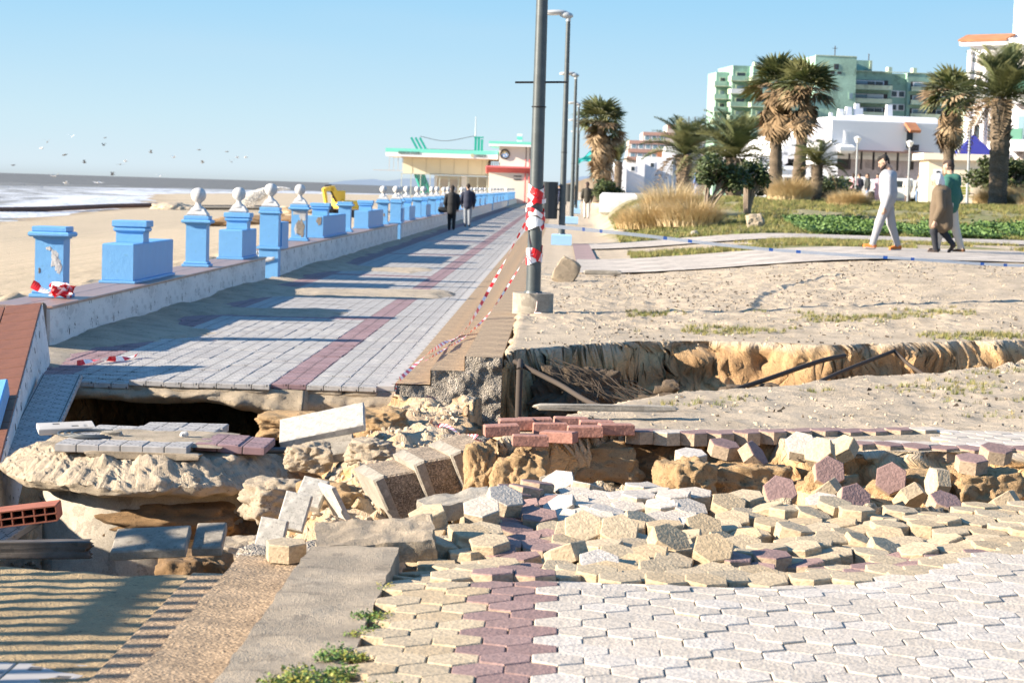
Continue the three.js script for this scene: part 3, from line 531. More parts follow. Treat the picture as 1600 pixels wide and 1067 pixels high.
{ // rectangular red pavers and the row of hexagons along the far rim of the front trench
  const r = rng(5), red = mat(.44, .215, .165, .9, { map: rep(tHex, 2), bumpMap: rep(tHexB, 2), bumpScale: .001 }), rim = struct('trench_rim_paving', null, null, 'undermined edge of paving along the far rim of the front trench');
  const bg = cbox(.20, .065, .10, .006);
  for (const [x, y, z, ry, rz] of [[-.30, .33, -12.42, .18, .05], [-.11, .345, -12.70, .12, .03], [-.13, .31, -12.12, .1, 0], [.03, .315, -12.30, -.35, .03], [-.02, .335, -12.55, .1, .02], [.18, .335, -12.45, .08, .02], [.25, .345, -12.66, .1, .0], [.36, .345, -12.52, .2, 0], [-.22, .345, -12.62, .15, .03], [.1, .345, -12.82, .1, 0]]) { const o = part('brick_paver', bg, red, rim); o.position.set(x, y, z); o.rotation.set(rr(-.05, .05, r), ry, rz); }
  for (let k = 0; k < 12; k++) { const x = .50 + k * HW, z = poly([[.4, -12.6], [.9, -12.68], [1.3, -12.82], [1.7, -13.0], [2.3, -13.25]], x); for (const q of [0, 1]) { const o = part('paver', hexMat(k === 1 || k > 10 ? 'w' : 'p', r), mHex, rim); o.position.set(x + q * HW / 2, .332 - .010 * q + rr(-.006, .006, r), z - q * HW * .866); o.rotation.y = Math.PI / 3 * Math.floor(r() * 6); } }
  for (let k = 0; k < 11; k++) for (let q = 0; q < 7; q++) { const x = 1.44 + k * HW + (q % 2) * HW / 2, z = -12.42 - q * HW * .866; if (q > 1 && x < 2.25 + .02 * q) continue; const o = part('paver', hexMat(q ? 'w' : (k === 0 ? 'w' : 'p'), r), mHex, rim); o.position.set(x, .322 + (q ? rr(-.002, .002, r) : rr(-.008, .004, r)), z); o.rotation.set(q ? 0 : rr(-.02, .1, r), 0, q ? 0 : rr(-.06, .06, r)); }
  const st = single('concrete_kerb_strip', muv(lump(1.1, .05, .10, 8, .12, 3, .95)).translate(0, 0, 0), mConcPale, 'thin pale concrete edging strip lying on the sand behind the red pavers', 'kerb'); st.position.set(.32, .375, -13.45); st.rotation.y = .16;
}
// ---------- foreground kerb and steps ----------
{
  const rough = (g, a, f = 5) => { const p = g.attributes.position; for (let i = 0; i < p.count; i++) { const x = p.getX(i), y = p.getY(i), z = p.getZ(i); p.setXYZ(i, x + a * fbm(x * f, y * f, z * f, 3), y + a * fbm(x * f + 9, y * f, z * f, 3), z + a * fbm(x * f, y * f + 9, z * f, 3)); } g.computeVertexNormals(); return g; };
  const seg = (x0, x1, y0, y1, z0, z1) => muv(toCreasedNormals(rough(mergeVertices(new THREE.BoxGeometry(x1 - x0, y1 - y0, z1 - z0, 10, 6, 70).deleteAttribute('normal').deleteAttribute('uv')).translate((x0 + x1) / 2, (y0 + y1) / 2, (z0 + z1) / 2), .02).toNonIndexed(), .6));
  const s = thing('kerb_steps', 'worn concrete kerb band and pebble step in the foreground', 'steps');
  part('kerb_band', seg(-.955, -.60, -.25, .268, -8.62, -4.8), mConc, s, 'grey weathered concrete kerb band');
  part('pebble_step', seg(-1.30, -.95, -.25, .15, -9.05, -4.8), mPebble, s, 'brown pebble-faced step below the kerb');
  const e = single('broken_kerb_piece', muv(toCreasedNormals(rough(mergeVertices(new THREE.BoxGeometry(.48, .10, .26, 28, 8, 16).deleteAttribute('normal').deleteAttribute('uv')), .03, 9).toNonIndexed(), .5)), mConc, 'broken kerb slab tipped across the end of the concrete kerb', 'kerb'); e.position.set(-.72, .25, -8.85); e.rotation.set(.25, .12, .06);
  const e2 = single('broken_kerb_piece', muv(toCreasedNormals(rough(mergeVertices(new THREE.BoxGeometry(.34, .07, .2, 20, 6, 12).deleteAttribute('normal').deleteAttribute('uv')), .03, 9).toNonIndexed(), .5)), mConcPale, 'flat pale kerb piece bridging toward the fallen steps', 'kerb'); e2.position.set(-.42, .27, -9.85); e2.rotation.set(.1, .35, .12);
  const e3 = single('concrete_rubble', lump(.5, .26, .4, 3, .4, 4, .6), mBroken, 'crumbling concrete rubble at the broken end of the pebble step', 'rubble'); e3.position.set(-1.12, .04, -9.2);
  const e4 = single('concrete_rubble', lump(.28, .2, .3, 6, .4, 4, .6), mConc, 'smaller concrete lump under the tipped kerb slab', 'rubble'); e4.position.set(-.86, .1, -9.1);
}
// strip of slabs along the near lower promenade, showing through the sand
{
  const r = rng(41), lp = struct('lower_promenade', null, null, 'sand-covered near stretch of the lower promenade'); const tg = cbox(TW - .006, .05, TW - .006, .005);
  for (let k = 0; k < 4; k++) for (let j = 0; j < 6; j++) { const o = part('slab', tg, mTW[Math.floor(r() * 3)], lp); o.position.set(-1.72 - k * TW, -.032 + .006 * r(), -5.9 - j * TW); }
  part('pebble_strip', bx(-1.56, -1.30, -.2, .008, -9.35, -5, .01), mPebble, lp, 'pebble-concrete strip beside the step');
}
const mSlabWhite = mat(.68, .64, .57, .9, { map: rep(tConc, 2), bumpMap: rep(tGrainB, 3), bumpScale: .003 });
// ---------- the ravine: manhole island, fallen slabs, wall and steps ----------
{
  const t = thing('manhole_island', 'undermined manhole shaft with a cap of sand and paving left standing in the ravine', 'manhole', null, -2.82, 0, -15.0);
  // shaft
  const ring = new THREE.LatheGeometry([[.70, -1.5], [.715, -1.1], [.715, -.38], [.60, -.37]].map(([a, b]) => new THREE.Vector2(a, b)), 64); part('concrete_shaft', muv(ring), mConcPale, t, 'pale round concrete manhole shaft');
  // cap of crumbling sand
  const n = 260, m = 90, pos = [], uv = [], idx = [], prof = [[0, -.13], [.55, -.125], [.74, -.14], [.80, -.175], [.87, -.225], [.95, -.28], [1.0, -.325], [.98, -.365], [.9, -.385], [.75, -.40], [.55, -.41]];
  for (let j = 0; j <= m; j++) { const f = j / m * (prof.length - 1), k = Math.min(prof.length - 2, Math.floor(f)), q = f - k, r0 = lerp(prof[k][0], prof[k + 1][0], q), y0 = lerp(prof[k][1], prof[k + 1][1], q);
    for (let i = 0; i <= n; i++) { const a = i / n * Math.PI * 2, c = Math.cos(a), s = Math.sin(a), rough = sm(.5, .8, r0); const d = fbm(c * 2.2, y0 * 4, s * 2.2, 4) * .26 + Math.max(0, fbm(c * 9, y0 * 12, s * 9, 3)) * .12 * sm(-.37, -.30, y0);
      const r = r0 * (1 + rough * d * .7), y = y0 + rough * .09 * fbm(c * 3 + 7, y0 * 3, s * 3, 4) + (y0 > -.33 ? rough * (.05 * fbm(c * 14, y0 * 14, s * 14, 2) + .055 * Math.abs(fbm(c * 30, y0 * 40, s * 30, 3))) : 0); pos.push(r * c * .98, y, r * s * .92); uv.push(a * .9, y + r0); } }
  for (let j = 0; j < m; j++) for (let i = 0; i < n; i++) { const a = j * (n + 1) + i; idx.push(a, a + 1, a + n + 1, a + 1, a + n + 2, a + n + 1); }
  const g = new THREE.BufferGeometry(); g.setAttribute('position', new THREE.Float32BufferAttribute(pos, 3)); g.setAttribute('uv', new THREE.Float32BufferAttribute(uv, 2)); g.setIndex(idx); g.computeVertexNormals();
  part('sand_cap', g, mPaleSand, t, 'overhanging cap of crumbling pale sand');
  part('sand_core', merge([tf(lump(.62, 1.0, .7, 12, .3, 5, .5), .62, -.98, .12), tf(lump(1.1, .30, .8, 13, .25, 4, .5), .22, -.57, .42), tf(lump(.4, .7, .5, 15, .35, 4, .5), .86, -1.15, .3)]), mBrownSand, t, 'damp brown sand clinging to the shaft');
  const tg = cbox(.29, .055, .29, .006); const r = rng(3); { const p = tg.attributes.position, u = tg.attributes.uv; for (let i = 0; i < p.count; i++) u.setXY(i, p.getX(i) / .3 + .5, p.getZ(i) / .3 + .5); }
  for (let i = 0; i < 3; i++) for (let j = 0; j < 5; j++) { if (j > 3 && i === 0) continue; const o = part('slab', tg, mTW[Math.floor(r() * 3)], t); o.position.set(-.36 + i * .295 + j * .015 - .0, -.098 + rr(-.004, .004, r), .50 - j * .295); o.rotation.z = rr(-.015, .015, r); }
  for (const [i, j] of [[0, 0], [1, 0], [0, 1], [1, 1]]) { const o = part('slab', tg, mTP[(i + j) % 2], t, 'purple paving slab'); o.position.set(.54 + i * .295 - (i ? .12 : 0), -.10 - .012 * i, .24 - j * .295); o.rotation.z = -.03; }
  part('slab', tf(cbox(.40, .045, .30, .006), -.68, -.095, -.45, .04, .3, .03), mTW[1], t);
  part('front_lip', muv(lump(.95, .06, .14, 22, .12, 3, .95)).translate(.08, -.135, .62), mConc, t);
  const pl = new THREE.PlaneGeometry(1.0, .9, 50, 46).rotateX(-Math.PI / 2).translate(.08, 0, .02), pp = pl.attributes.position; for (let i = 0; i < pp.count; i++) { const x = pp.getX(i), z = pp.getZ(i), e = Math.max(Math.abs(x - .08) / .5, Math.abs(z - .02) / .45); pp.setY(i, -.064 - .03 * sm(.5, 1, e + .5 * fbm(x * 3, 1, z * 3, 3)) + .006 * fbm(x * 9, 2, z * 9, 2)); } pl.computeVertexNormals(); part('blown_sand', muv(pl), mPaleSand, t);
  part('cover_ring', merge([0, 1, 2].map((k) => tf(new THREE.TorusGeometry(.24 - k * .045, .008, 6, 40, Math.PI * 1.35), -.36, -.062 + .002 * k, .12, -Math.PI / 2, 0, 1.2))), mDarkGrey, t, 'dark rings of the manhole cover frame');
  part('stone', tf(lump(.17, .05, .09, 2, .3, 2, .7), -.22, -.05, .18), mConcPale, t); part('stone', tf(lump(.06, .05, .05, 5, .4, 2, .3), .27, -.045, .12), mWhiteBall, t);
  part('pipe', rod(V(.74, -.155, .02), V(1.08, -.165, -.18), .022, .022, 12), mDarkGrey, t, 'short dark pipe stub');
}
const slabTop = (g, s = .3) => { const p = g.attributes.position, u = g.attributes.uv, nn = g.attributes.normal; for (let i = 0; i < p.count; i++) if (Math.abs(nn.getY(i)) > .6) u.setXY(i, p.getX(i) / s, p.getZ(i) / s); return g; };
function fallenSlab(w, h, d, x, y, z, rx, ry, rz, m, label) { const o = single('fallen_slab', slabTop(cbox(w, h, d, .007)), m, label, 'slab', 'slabs fallen into the ravine'); o.position.set(x, y, z); o.rotation.order = 'YXZ'; o.rotation.set(rx, ry, rz); return o; }
fallenSlab(.62, .06, .32, -1.66, -.02, -15.5, .42, .12, .26, mSlabWhite, 'long white slab tilted on the slumped sand right of the manhole island');
fallenSlab(.30, .08, .22, -1.56, -.17, -15.3, .5, .1, .22, mConcPale, 'broken concrete piece under the long white slab');
fallenSlab(.15, .05, .20, -1.50, -.19, -11.55, 1.1, -.35, -.25, mSlabWhite, 'lowest of three white slabs stepping down the slumped sand');
fallenSlab(.15, .05, .22, -1.43, -.12, -12.0, 1.0, -.35, -.3, mSlabWhite, 'middle one of three white slabs stepping down the slumped sand');
fallenSlab(.15, .06, .20, -1.37, -.06, -12.3, .75, -.3, -.25, mSlabWhite, 'topmost of three white slabs stepping down the slumped sand');
fallenSlab(.025, .22, .20, -1.23, -.08, -12.2, 0, .5, 0.5, mSlabWhite, 'thin white slab propped on its edge beside the three white slabs');
fallenSlab(.35, .05, .24, -1.88, .0, -10.12, .32, .06, .08, mConcPale, 'larger grey slab tipped at the near edge of the ravine');
fallenSlab(.14, .05, .25, -1.62, .01, -10.22, .34, .05, .06, mConcPale, 'smaller grey slab beside the larger one at the ravine edge');
fallenSlab(.34, .05, 3.0, -3.98, -.17, -16.75, .12, .128, .02, mTW[2], 'strip of grey paving slanting into the ravine beside the tiled wall');
fallenSlab(.4, .05, .5, -3.75, -.72, -14.6, .2, -.3, .1, mTW[2], 'grey slab at the bottom left of the ravine below the manhole cap');
{ // dark beam lying along the ravine edge
  const o = single('beam', muv(lump(1.1, .10, .11, 17, .10, 4, .97)), mat(.13, .105, .085, .7, { map: rep(tConc, 2) }), 'dark weathered beam along the near edge of the ravine', 'beam'); o.position.set(-2.62, -.055, -10.12); o.rotation.set(0, .10, .02);
  // hollow clay brick
  const t = thing('hollow_brick', 'red hollow clay brick lying at the far left of the ravine', 'brick', null, -3.3, -.42, -13.1, .1); t.rotation.z = .14;
  const red = mat(.50, .16, .09, .85, { map: rep(tGrain, 2) }), W = .6, g = [];
  for (const y of [0, .045, .09]) g.push(pbox(-W / 2, W / 2, y, y + .008, -.12, .12)); for (let k = 0; k <= 9; k++) g.push(pbox(-W / 2 + k * W / 9 - .004, -W / 2 + k * W / 9 + .004, .006, .092, -.119, .119)); g.push(pbox(-W / 2, W / 2, .004, .094, -.06, -.05)); part('shell', merge(g), red, t);
}
{ // stretch of the sea wall that has fallen into the ravine, coping tiles up
  const A = V(-4.65, .56, -19.5), B = V(-3.853, -.287, -15.0), d = B.clone().sub(A), L = d.length(), zA = d.clone().normalize(), xA = V(1, 0, 0).addScaledVector(zA, -zA.x).normalize(); xA.applyAxisAngle(zA, .10); const yA = zA.clone().cross(xA).normalize();
  const t = thing('fallen_wall', 'fallen length of sea wall with terracotta coping, white side and blue pillar stub', 'wall'); t.matrixAutoUpdate = true; t.quaternion.setFromRotationMatrix(new THREE.Matrix4().makeBasis(xA, yA, zA)); t.position.copy(A);
  part('wall_body', pbox(-.66, 0, -.55, -.02, 0, L + .5), mWallWhite, t, 'white painted side of the fallen wall');
  const g = cbox(.318, .024, .30, .004); for (let j = 0; j < 16; j++) for (let i = 0; i < 2; i++) { const o = part('coping_tile', g, mTerra, t, ''); delete o.userData.label; o.position.set(-.165 - i * .326, -.008, .16 + j * .309); o.rotation.z = rr(-.01, .01); }
  part('pillar_stub', bx(-.40, -.06, .005, .14, 3.0, 3.9, .01), mBlue, t, 'blue painted stub of a pillar');
  const p = single('wall_end_post', muv(lump(.16, 1.1, .2, 9, .1, 4, .9)), mat(.20, .15, .11, .9, { map: rep(tConc, 2) }), 'raw brown broken end of the standing sea wall', 'post'); p.position.set(-5.09, .0, -21.2);
}
{ // fallen block of steps
  const t = thing('fallen_steps', 'block of pebble-concrete steps broken off and tipped into the ravine', 'steps', null, -1.13, -.22, -12.75, .20);
  const s = new THREE.Shape([[0, 0], [0, .16], [.30, .16], [.30, .29], [.60, .29], [.60, .42], [.92, .42], [.92, -.12], [.2, -.12]].map(([a, b]) => new THREE.Vector2(a, b)));
  const mk = (x0, y0, x1, y1, x2, y2, x3, y3) => { const q = new THREE.Shape([new THREE.Vector2(x0, y0), new THREE.Vector2(x1, y1), new THREE.Vector2(x2, y2), new THREE.Vector2(x3, y3)]); const g = new THREE.ExtrudeGeometry(q, { depth: .5, bevelEnabled: true, bevelSize: .012, bevelThickness: .012, bevelSegments: 1 }); const h = muv(g); return h; };
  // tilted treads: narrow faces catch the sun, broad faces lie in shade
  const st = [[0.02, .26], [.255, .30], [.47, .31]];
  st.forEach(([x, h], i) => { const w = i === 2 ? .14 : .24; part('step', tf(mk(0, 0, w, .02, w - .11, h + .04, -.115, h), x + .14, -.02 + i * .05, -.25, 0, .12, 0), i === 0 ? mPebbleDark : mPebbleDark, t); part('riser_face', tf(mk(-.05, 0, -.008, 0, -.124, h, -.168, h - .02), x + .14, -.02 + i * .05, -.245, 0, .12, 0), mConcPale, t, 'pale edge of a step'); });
}
{ // clods of compact sand
  const clod = (w, h, d, x, y, z, m, label, seed, ry = 0) => { const o = single('sand_clod', lump(w, h, d, seed, .38, 5, .6), m, label, 'sand clod', 'clods of compact sand'); o.position.set(x, y, z); o.rotation.y = ry; return o; };
  clod(.24, .42, .3, -.40, .08, -12.28, mOchre, 'bright ochre sand clod at the left corner under the red pavers', 3);
  clod(.34, .40, .3, -.18, .07, -12.2, mOchre, 'ochre sand clod under the nearest red pavers', 4);
  clod(.62, .40, .34, .22, .08, -12.62, mOchre, 'rounded sand bank under the row of red pavers', 5);
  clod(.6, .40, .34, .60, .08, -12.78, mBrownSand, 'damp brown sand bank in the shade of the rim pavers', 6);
  clod(.34, .34, .34, .74, .12, -11.75, mOchre, 'ochre sand clod carrying the white paver', 21, .4);
  clod(.55, .32, .4, 1.08, .10, -12.0, mOchre, 'broad sand clod carrying purple pavers', 22);
  clod(.36, .30, .34, 1.5, .10, -11.8, mOchre, 'middle sand clod with a purple paver against it', 23, .7);
  clod(.5, .3, .36, 1.95, .12, -11.75, mOchre, 'wide sand clod hollowed beneath the rim pavers', 24);
  clod(.42, .34, .34, 2.32, .13, -11.75, mOchre, 'sand clod at the right end of the front trench', 25, .3);
  clod(.3, .14, .2, .93, .04, -11.25, mPaleSand, 'small crumbled sand heap at the foot of the left clod', 26);
  clod(.2, .14, .12, .02, .12, -11.6, mPaleSand, 'small crumbled sand fin in the front trench', 27, .5);
  clod(.5, .34, .5, -1.35, -.25, -13.0, mOchre, 'ochre sand mass left of the fallen steps', 31);
  clod(.5, .3, .45, -1.72, -.30, -13.6, mPaleSand, 'pale sand mass behind the white slabs', 32, .5);
  clod(.34, .22, .3, -1.62, -.12, -14.4, mPaleSand, 'pale sand lump below the long tilted slab', 33);
  clod(.5, .26, .4, -1.35, -.12, -16.6, mOchre, 'ochre sand bank below the promenade corner', 34);
  clod(.7, .24, .4, -2.15, -.30, -17.9, mOchre, 'ochre sand bank under the promenade edge', 35);
  clod(.5, .26, .4, -1.78, -.52, -12.7, mPaleSand, 'pale sand lump below the three white slabs', 36);
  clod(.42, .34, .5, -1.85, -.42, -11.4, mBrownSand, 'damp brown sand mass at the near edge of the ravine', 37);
  clod(.35, .2, .3, -1.2, -.05, -14.2, mPaleSand, 'pale sand lump on the slumped bank', 38);
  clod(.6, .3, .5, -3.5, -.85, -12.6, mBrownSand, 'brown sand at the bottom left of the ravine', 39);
  const rub = single('concrete_rubble', merge([tf(lump(.5, .14, .3, 41, .4, 4, .6), 0, 0, 0), tf(lump(.3, .12, .25, 42, .4, 4, .6), .3, .0, .1), tf(lump(.25, .1, .2, 43, .4, 4, .6), -.28, -.02, .1)]), mBroken, 'grey concrete rubble at the foot of the broken steps', 'rubble'); rub.position.set(-.8, -.42, -17.6);
  const rub2 = single('concrete_rubble', lump(.4, .16, .3, 44, .4, 4, .6), mBroken, 'concrete lump between the rubble and the fallen steps', 'rubble'); rub2.position.set(-.62, -.12, -15.4);
}
{ // roots and cables bared in the back trench
  const dk = mat(.06, .045, .035, .9), dirt = mSandObj(.16, .115, .075);
  single('cable', tube([V(-.35, .26, -18.3), V(.0, .12, -18.0), V(.45, -.02, -17.3), V(.95, .0, -17.4), V(1.6, .12, -18.2), V(2.35, .28, -19.2), V(2.6, .30, -19.6)], .022, 80, 8), dk, 'dark buried cable crossing the back trench', 'cable');
  single('cable', tube([V(1.72, .1, -16.9), V(2.3, .25, -18.0), V(2.95, .40, -19.0)], .018, 40, 8), dk, 'second cable rising out of the back trench to a knot', 'cable');
  single('cable', tube([V(2.95, .40, -19.0), V(3.05, .3, -18.8), V(3.2, .2, -18.5)], .016, 24, 8), dk, 'short cable end hanging from the knot in the back trench', 'cable');
  single('conduit', merge([rod(V(-.30, .2, -18.15), V(-.30, -.55, -17.95), .028, .028, 10), rod(V(-.30, .26, -18.3), V(-.30, .2, -18.15), .028, .028, 10)]), dk, 'vertical dark conduit beside the broken steps', 'pipe');
  const r = rng(9), roots = []; for (let k = 0; k < 80; k++) { const t = r(), x = lerp(-.2, .75, t), y = lerp(.25, .0, t) + rr(-.1, .12, r), z = lerp(-18.4, -17.6, t) + rr(-.25, .1, r); roots.push(tube([V(x, y, z), V(x + rr(.05, .25, r), y - rr(.03, .12, r), z + rr(-.1, .12, r)), V(x + rr(.15, .4, r), y - rr(.1, .25, r), z + rr(-.1, .16, r))], rr(.0015, .005, r), 8, 4)); }
  const o = single('root_tangle', merge(roots), mat(.075, .055, .04, .95), 'tangle of bared roots at the left end of the back trench', 'roots');
  const rm = single('soil_clod', lump(.9, .22, .3, 51, .8, 6, .3), dirt, 'dark root-bound soil lying along the cable in the back trench', 'soil'); rm.position.set(1.1, -.05, -17.6); rm.rotation.y = -.15;
  const r2 = single('soil_clod', lump(.7, .5, .35, 52, .75, 6, .3), dirt, 'dark soil slumped beside the broken steps', 'soil'); r2.position.set(.2, -.12, -19.0); r2.rotation.y = .3;
  const r3 = single('soil_clod', merge(Array.from({ length: 9 }, (_, k) => tf(lump(.16, .11, .14, 60 + k, .4, 3, .4), rr(-.5, .5, r), rr(-.03, .04, r), rr(-.12, .12, r)))), dirt, 'crumbled soil heap in the middle of the back trench', 'soil'); r3.position.set(1.35, .06, -18.3);
}
// ---------- plants ----------
function tris(pos) { const g = new THREE.BufferGeometry(); g.setAttribute('position', new THREE.Float32BufferAttribute(pos, 3)); g.setAttribute('uv', new THREE.BufferAttribute(new Float32Array(pos.length / 3 * 2), 2)); g.computeVertexNormals(); return g; }
const leafM = (r, g, b, t = .25) => new THREE.MeshPhysicalMaterial({ color: new THREE.Color().setRGB(r, g, b), roughness: .75, transmission: t, thickness: 0, side: THREE.DoubleSide });
const mPalm = [leafM(.115, .135, .04), leafM(.15, .155, .05), leafM(.085, .11, .035)], mDead = [mat(.23, .155, .085, .95), mat(.17, .115, .065, .95), mat(.29, .21, .125, .95)], mTrunk = mat(.26, .215, .17, .95, { map: rep(tPebble, 1), bumpMap: rep(tPebbleB, 1), bumpScale: .03 });
function fanLeaf(seed, L = 1, droop = .3) { // stalk and a folded fan of narrow blades, along +x
  const r = rng(seed), p = [], n = 15, s = L * .45; p.push(0, 0, -.018, 0, 0, .018, s, .05 * L, 0);
  for (let k = 0; k < n; k++) { const a = (k / (n - 1) - .5) * 2.5, l = L * (.55 + .12 * Math.cos(a) + .08 * r()), w = .05 * L, c = Math.cos(a), q = Math.sin(a), up = (k % 2 ? .02 : -.02) * L, x0 = s, y0 = .05 * L, dr = droop * (.6 + .8 * r());
    const mx = x0 + c * l * .6, my = y0 + up + .06 * L * Math.cos(a) - dr * .18 * L, mz = q * l * .6, ex = x0 + c * l, ey = my - dr * .35 * L, ez = q * l;
    p.push(x0, y0, 0, mx - q * w, my + up, mz + c * w, mx + q * w, my, mz - c * w, mx - q * w, my + up, mz + c * w, ex, ey, ez, mx + q * w, my, mz - c * w); }
  return tris(p);
}
function frondGeo(seed, L = 2.2, droop = .5) { // feather frond along +x, arching
  const r = rng(seed), p = [], n = 30, at = (t) => [L * t * (1 - .12 * droop * t), L * (.32 * t - (.30 + .62 * droop) * t * t), 0];
  for (let i = 0; i < 8; i++) { const a = at(i / 8), b = at((i + 1) / 8), w = .03 * (1 - i / 9); p.push(a[0], a[1], -w, a[0], a[1], w, b[0], b[1], -w, a[0], a[1], w, b[0], b[1], w, b[0], b[1], -w); }
  for (let k = 2; k < n; k++) { const t = k / n, a = at(t), l = L * (.30 * Math.sin(Math.PI * (.12 + .85 * t)) + .03), w = .022; for (const s of [-1, 1]) { const ex = a[0] + l * .55 + rr(-.03, .03, r), ey = a[1] + l * (.28 - .5 * droop * r()), ez = s * l * .8; p.push(a[0] - w, a[1], 0, a[0] + w, a[1] + .012, 0, ex, ey, ez); p.push(a[0] - w, a[1], 0, (a[0] + ex) / 2 - w, (a[1] + ey) / 2 + .02, ez / 2, (a[0] + ex) / 2 + w * 1.5, (a[1] + ey) / 2, ez / 2); } }
  return tris(p);
}
const fans = [1, 2, 3].map((k) => fanLeaf(k, 1, .3)), deadFans = [4, 5, 6].map((k) => fanLeaf(k, .95, 1.1)), fronds = [7, 8, 9].map((k) => frondGeo(k, 2, .45)), droopFronds = [10, 11].map((k) => frondGeo(k, 2, .95));
function trunkGeo(h, r0, r1, lean = 0, bend = 0) { const pos = [], idx = [], n = 40, m = 14, uv = []; for (let j = 0; j <= n; j++) { const t = j / n, r = lerp(r0, r1, sm(0, .9, t)) * (1 + .05 * ((j % 3) - 1)) + (t < .06 ? .12 * r0 * (1 - t / .06) : 0); for (let i = 0; i <= m; i++) { const a = i / m * 6.2832; pos.push(lean * h * t + bend * h * t * t + r * Math.cos(a), h * t, r * Math.sin(a)); uv.push(i / m * 1.2, h * t); } } for (let j = 0; j < n; j++) for (let i = 0; i < m; i++) { const a = j * (m + 1) + i; idx.push(a, a + m + 1, a + 1, a + 1, a + m + 1, a + m + 2); } const g = new THREE.BufferGeometry(); g.setAttribute('position', new THREE.Float32BufferAttribute(pos, 3)); g.setAttribute('uv', new THREE.Float32BufferAttribute(uv, 2)); g.setIndex(idx); g.computeVertexNormals(); return g; }
function fanPalm(x, y, z, h, s, seed, label, skirt = 1, lean = 0) {
  const r = rng(seed), t = thing('fan_palm', label, 'palm tree', 'palms behind the lawn', x, y, z); part('trunk', trunkGeo(h, .26 * s, .17 * s, lean, -lean * .3), mTrunk, t); const cx = lean * h * .7;
  for (let k = 0; k < 54; k++) { const a = r() * 6.283, e = lerp(-.75, 1.25, Math.pow(r(), .85)), o = part('fan_leaf', fans[k % 3], e < .1 && r() < .55 ? mDead[k % 3] : mPalm[k % 3], t); o.position.set(cx, h + .1 * s, 0); o.rotation.order = 'YZX'; o.rotation.set(rr(-.5, .5, r), a, e); o.scale.setScalar(s * rr(.95, 1.3, r)); }
  for (let k = 0; k < 24 * skirt; k++) { const a = r() * 6.283, q = r(), o = part('dead_leaf', deadFans[k % 3], mDead[Math.floor(r() * 3)], t); o.position.set(cx, h - q * .8 * s * skirt, 0); o.rotation.order = 'YZX'; o.rotation.set(rr(-.6, .6, r), a, -rr(.75, 1.35, r)); o.scale.setScalar(s * rr(.8, 1.05, r)); }
  return t;
}
function datePalm(x, y, z, h, s, seed, label, n = 44, rough = 1) {
  const r = rng(seed), t = thing('date_palm', label, 'palm tree', 'palms behind the lawn', x, y, z); part('trunk', trunkGeo(h, .30 * s, .34 * s), mTrunk, t);
  for (let k = 0; k < n; k++) { const e = lerp(-.45, 1.35, Math.pow(r(), .75)), dead = e < -.15 && r() < .7, o = part('frond', dead ? droopFronds[k % 2] : fronds[k % 3], dead ? mDead[k % 3] : mPalm[k % 3], t); o.position.set(0, h, 0); o.rotation.order = 'YZX'; o.rotation.set(rr(-.4, .4, r), r() * 6.283, e); o.scale.setScalar(s * rr(.85, 1.15, r)); }
  const cut = []; for (let k = 0; k < 60; k++) { const a = r() * 6.283, yy = h - r() * Math.min(h, 1.6) ; cut.push(tf(new THREE.ConeGeometry(.06 * s, .3 * s, 4), Math.cos(a) * .33 * s, yy, Math.sin(a) * .33 * s, 0, -a, -1.0)); } part('cut_stalks', merge(cut), mTrunk, t); return t;
}
function grassGeo(n, h, rad, seed, w = .018, lean = .6, flat = 1) { // arching blades from a base disc
  const r = rng(seed), p = []; for (let k = 0; k < n; k++) { const a = r() * 6.283, q = Math.sqrt(r()) * rad, bx0 = Math.cos(a) * q, bz = Math.sin(a) * q * flat, d = a + rr(-.9, .9, r), l = h * rr(.55, 1.1, r) * (1 - .35 * q / rad), o = lean * l * rr(.3, 1, r), cx = Math.cos(d), cz = Math.sin(d), ww = w * rr(.6, 1.3, r); let px = bx0, py = 0, pz = bz;
    for (let i = 1; i <= 3; i++) { const t = i / 3, nx = bx0 + cx * o * t * t, ny = l * (t - .22 * lean * t * t), nz = bz + cz * o * t * t, w0 = ww * (1 - (i - 1) / 3), w1 = ww * (1 - i / 3); p.push(px - cz * w0, py, pz + cx * w0, px + cz * w0, py, pz - cx * w0, nx + cz * w1, ny, nz - cx * w1); if (i < 3) p.push(px - cz * w0, py, pz + cx * w0, nx + cz * w1, ny, nz - cx * w1, nx - cz * w1, ny, nz + cx * w1); px = nx; py = ny; pz = nz; } }
  return tris(p);
}
const mStraw = [leafM(.62, .47, .24, .25), leafM(.54, .40, .20, .25), leafM(.68, .55, .33, .25)], mBush = [leafM(.06, .09, .025), leafM(.09, .125, .03), leafM(.04, .065, .02)], mCover = [leafM(.10, .20, .035), leafM(.13, .24, .05), leafM(.07, .14, .03)];
function dryBush(x, z, w, h, seed, label, d = w, m = 0) { const y = upper(x, z) - .02, t = thing('dry_grass_bush', label, 'bush', 'dry grass bushes on the lawn', x, y, z); part('blades', tf(grassGeo(1800, h * 1.05, w * .42, seed, .012, .9, d / w), 0, 0, 0), mStraw[m], t); part('blades', tf(grassGeo(1500, h * .8, w * .5, seed + 1, .012, 1.2, d / w), 0, 0, 0), mStraw[(m + 1) % 3], t); return t; }
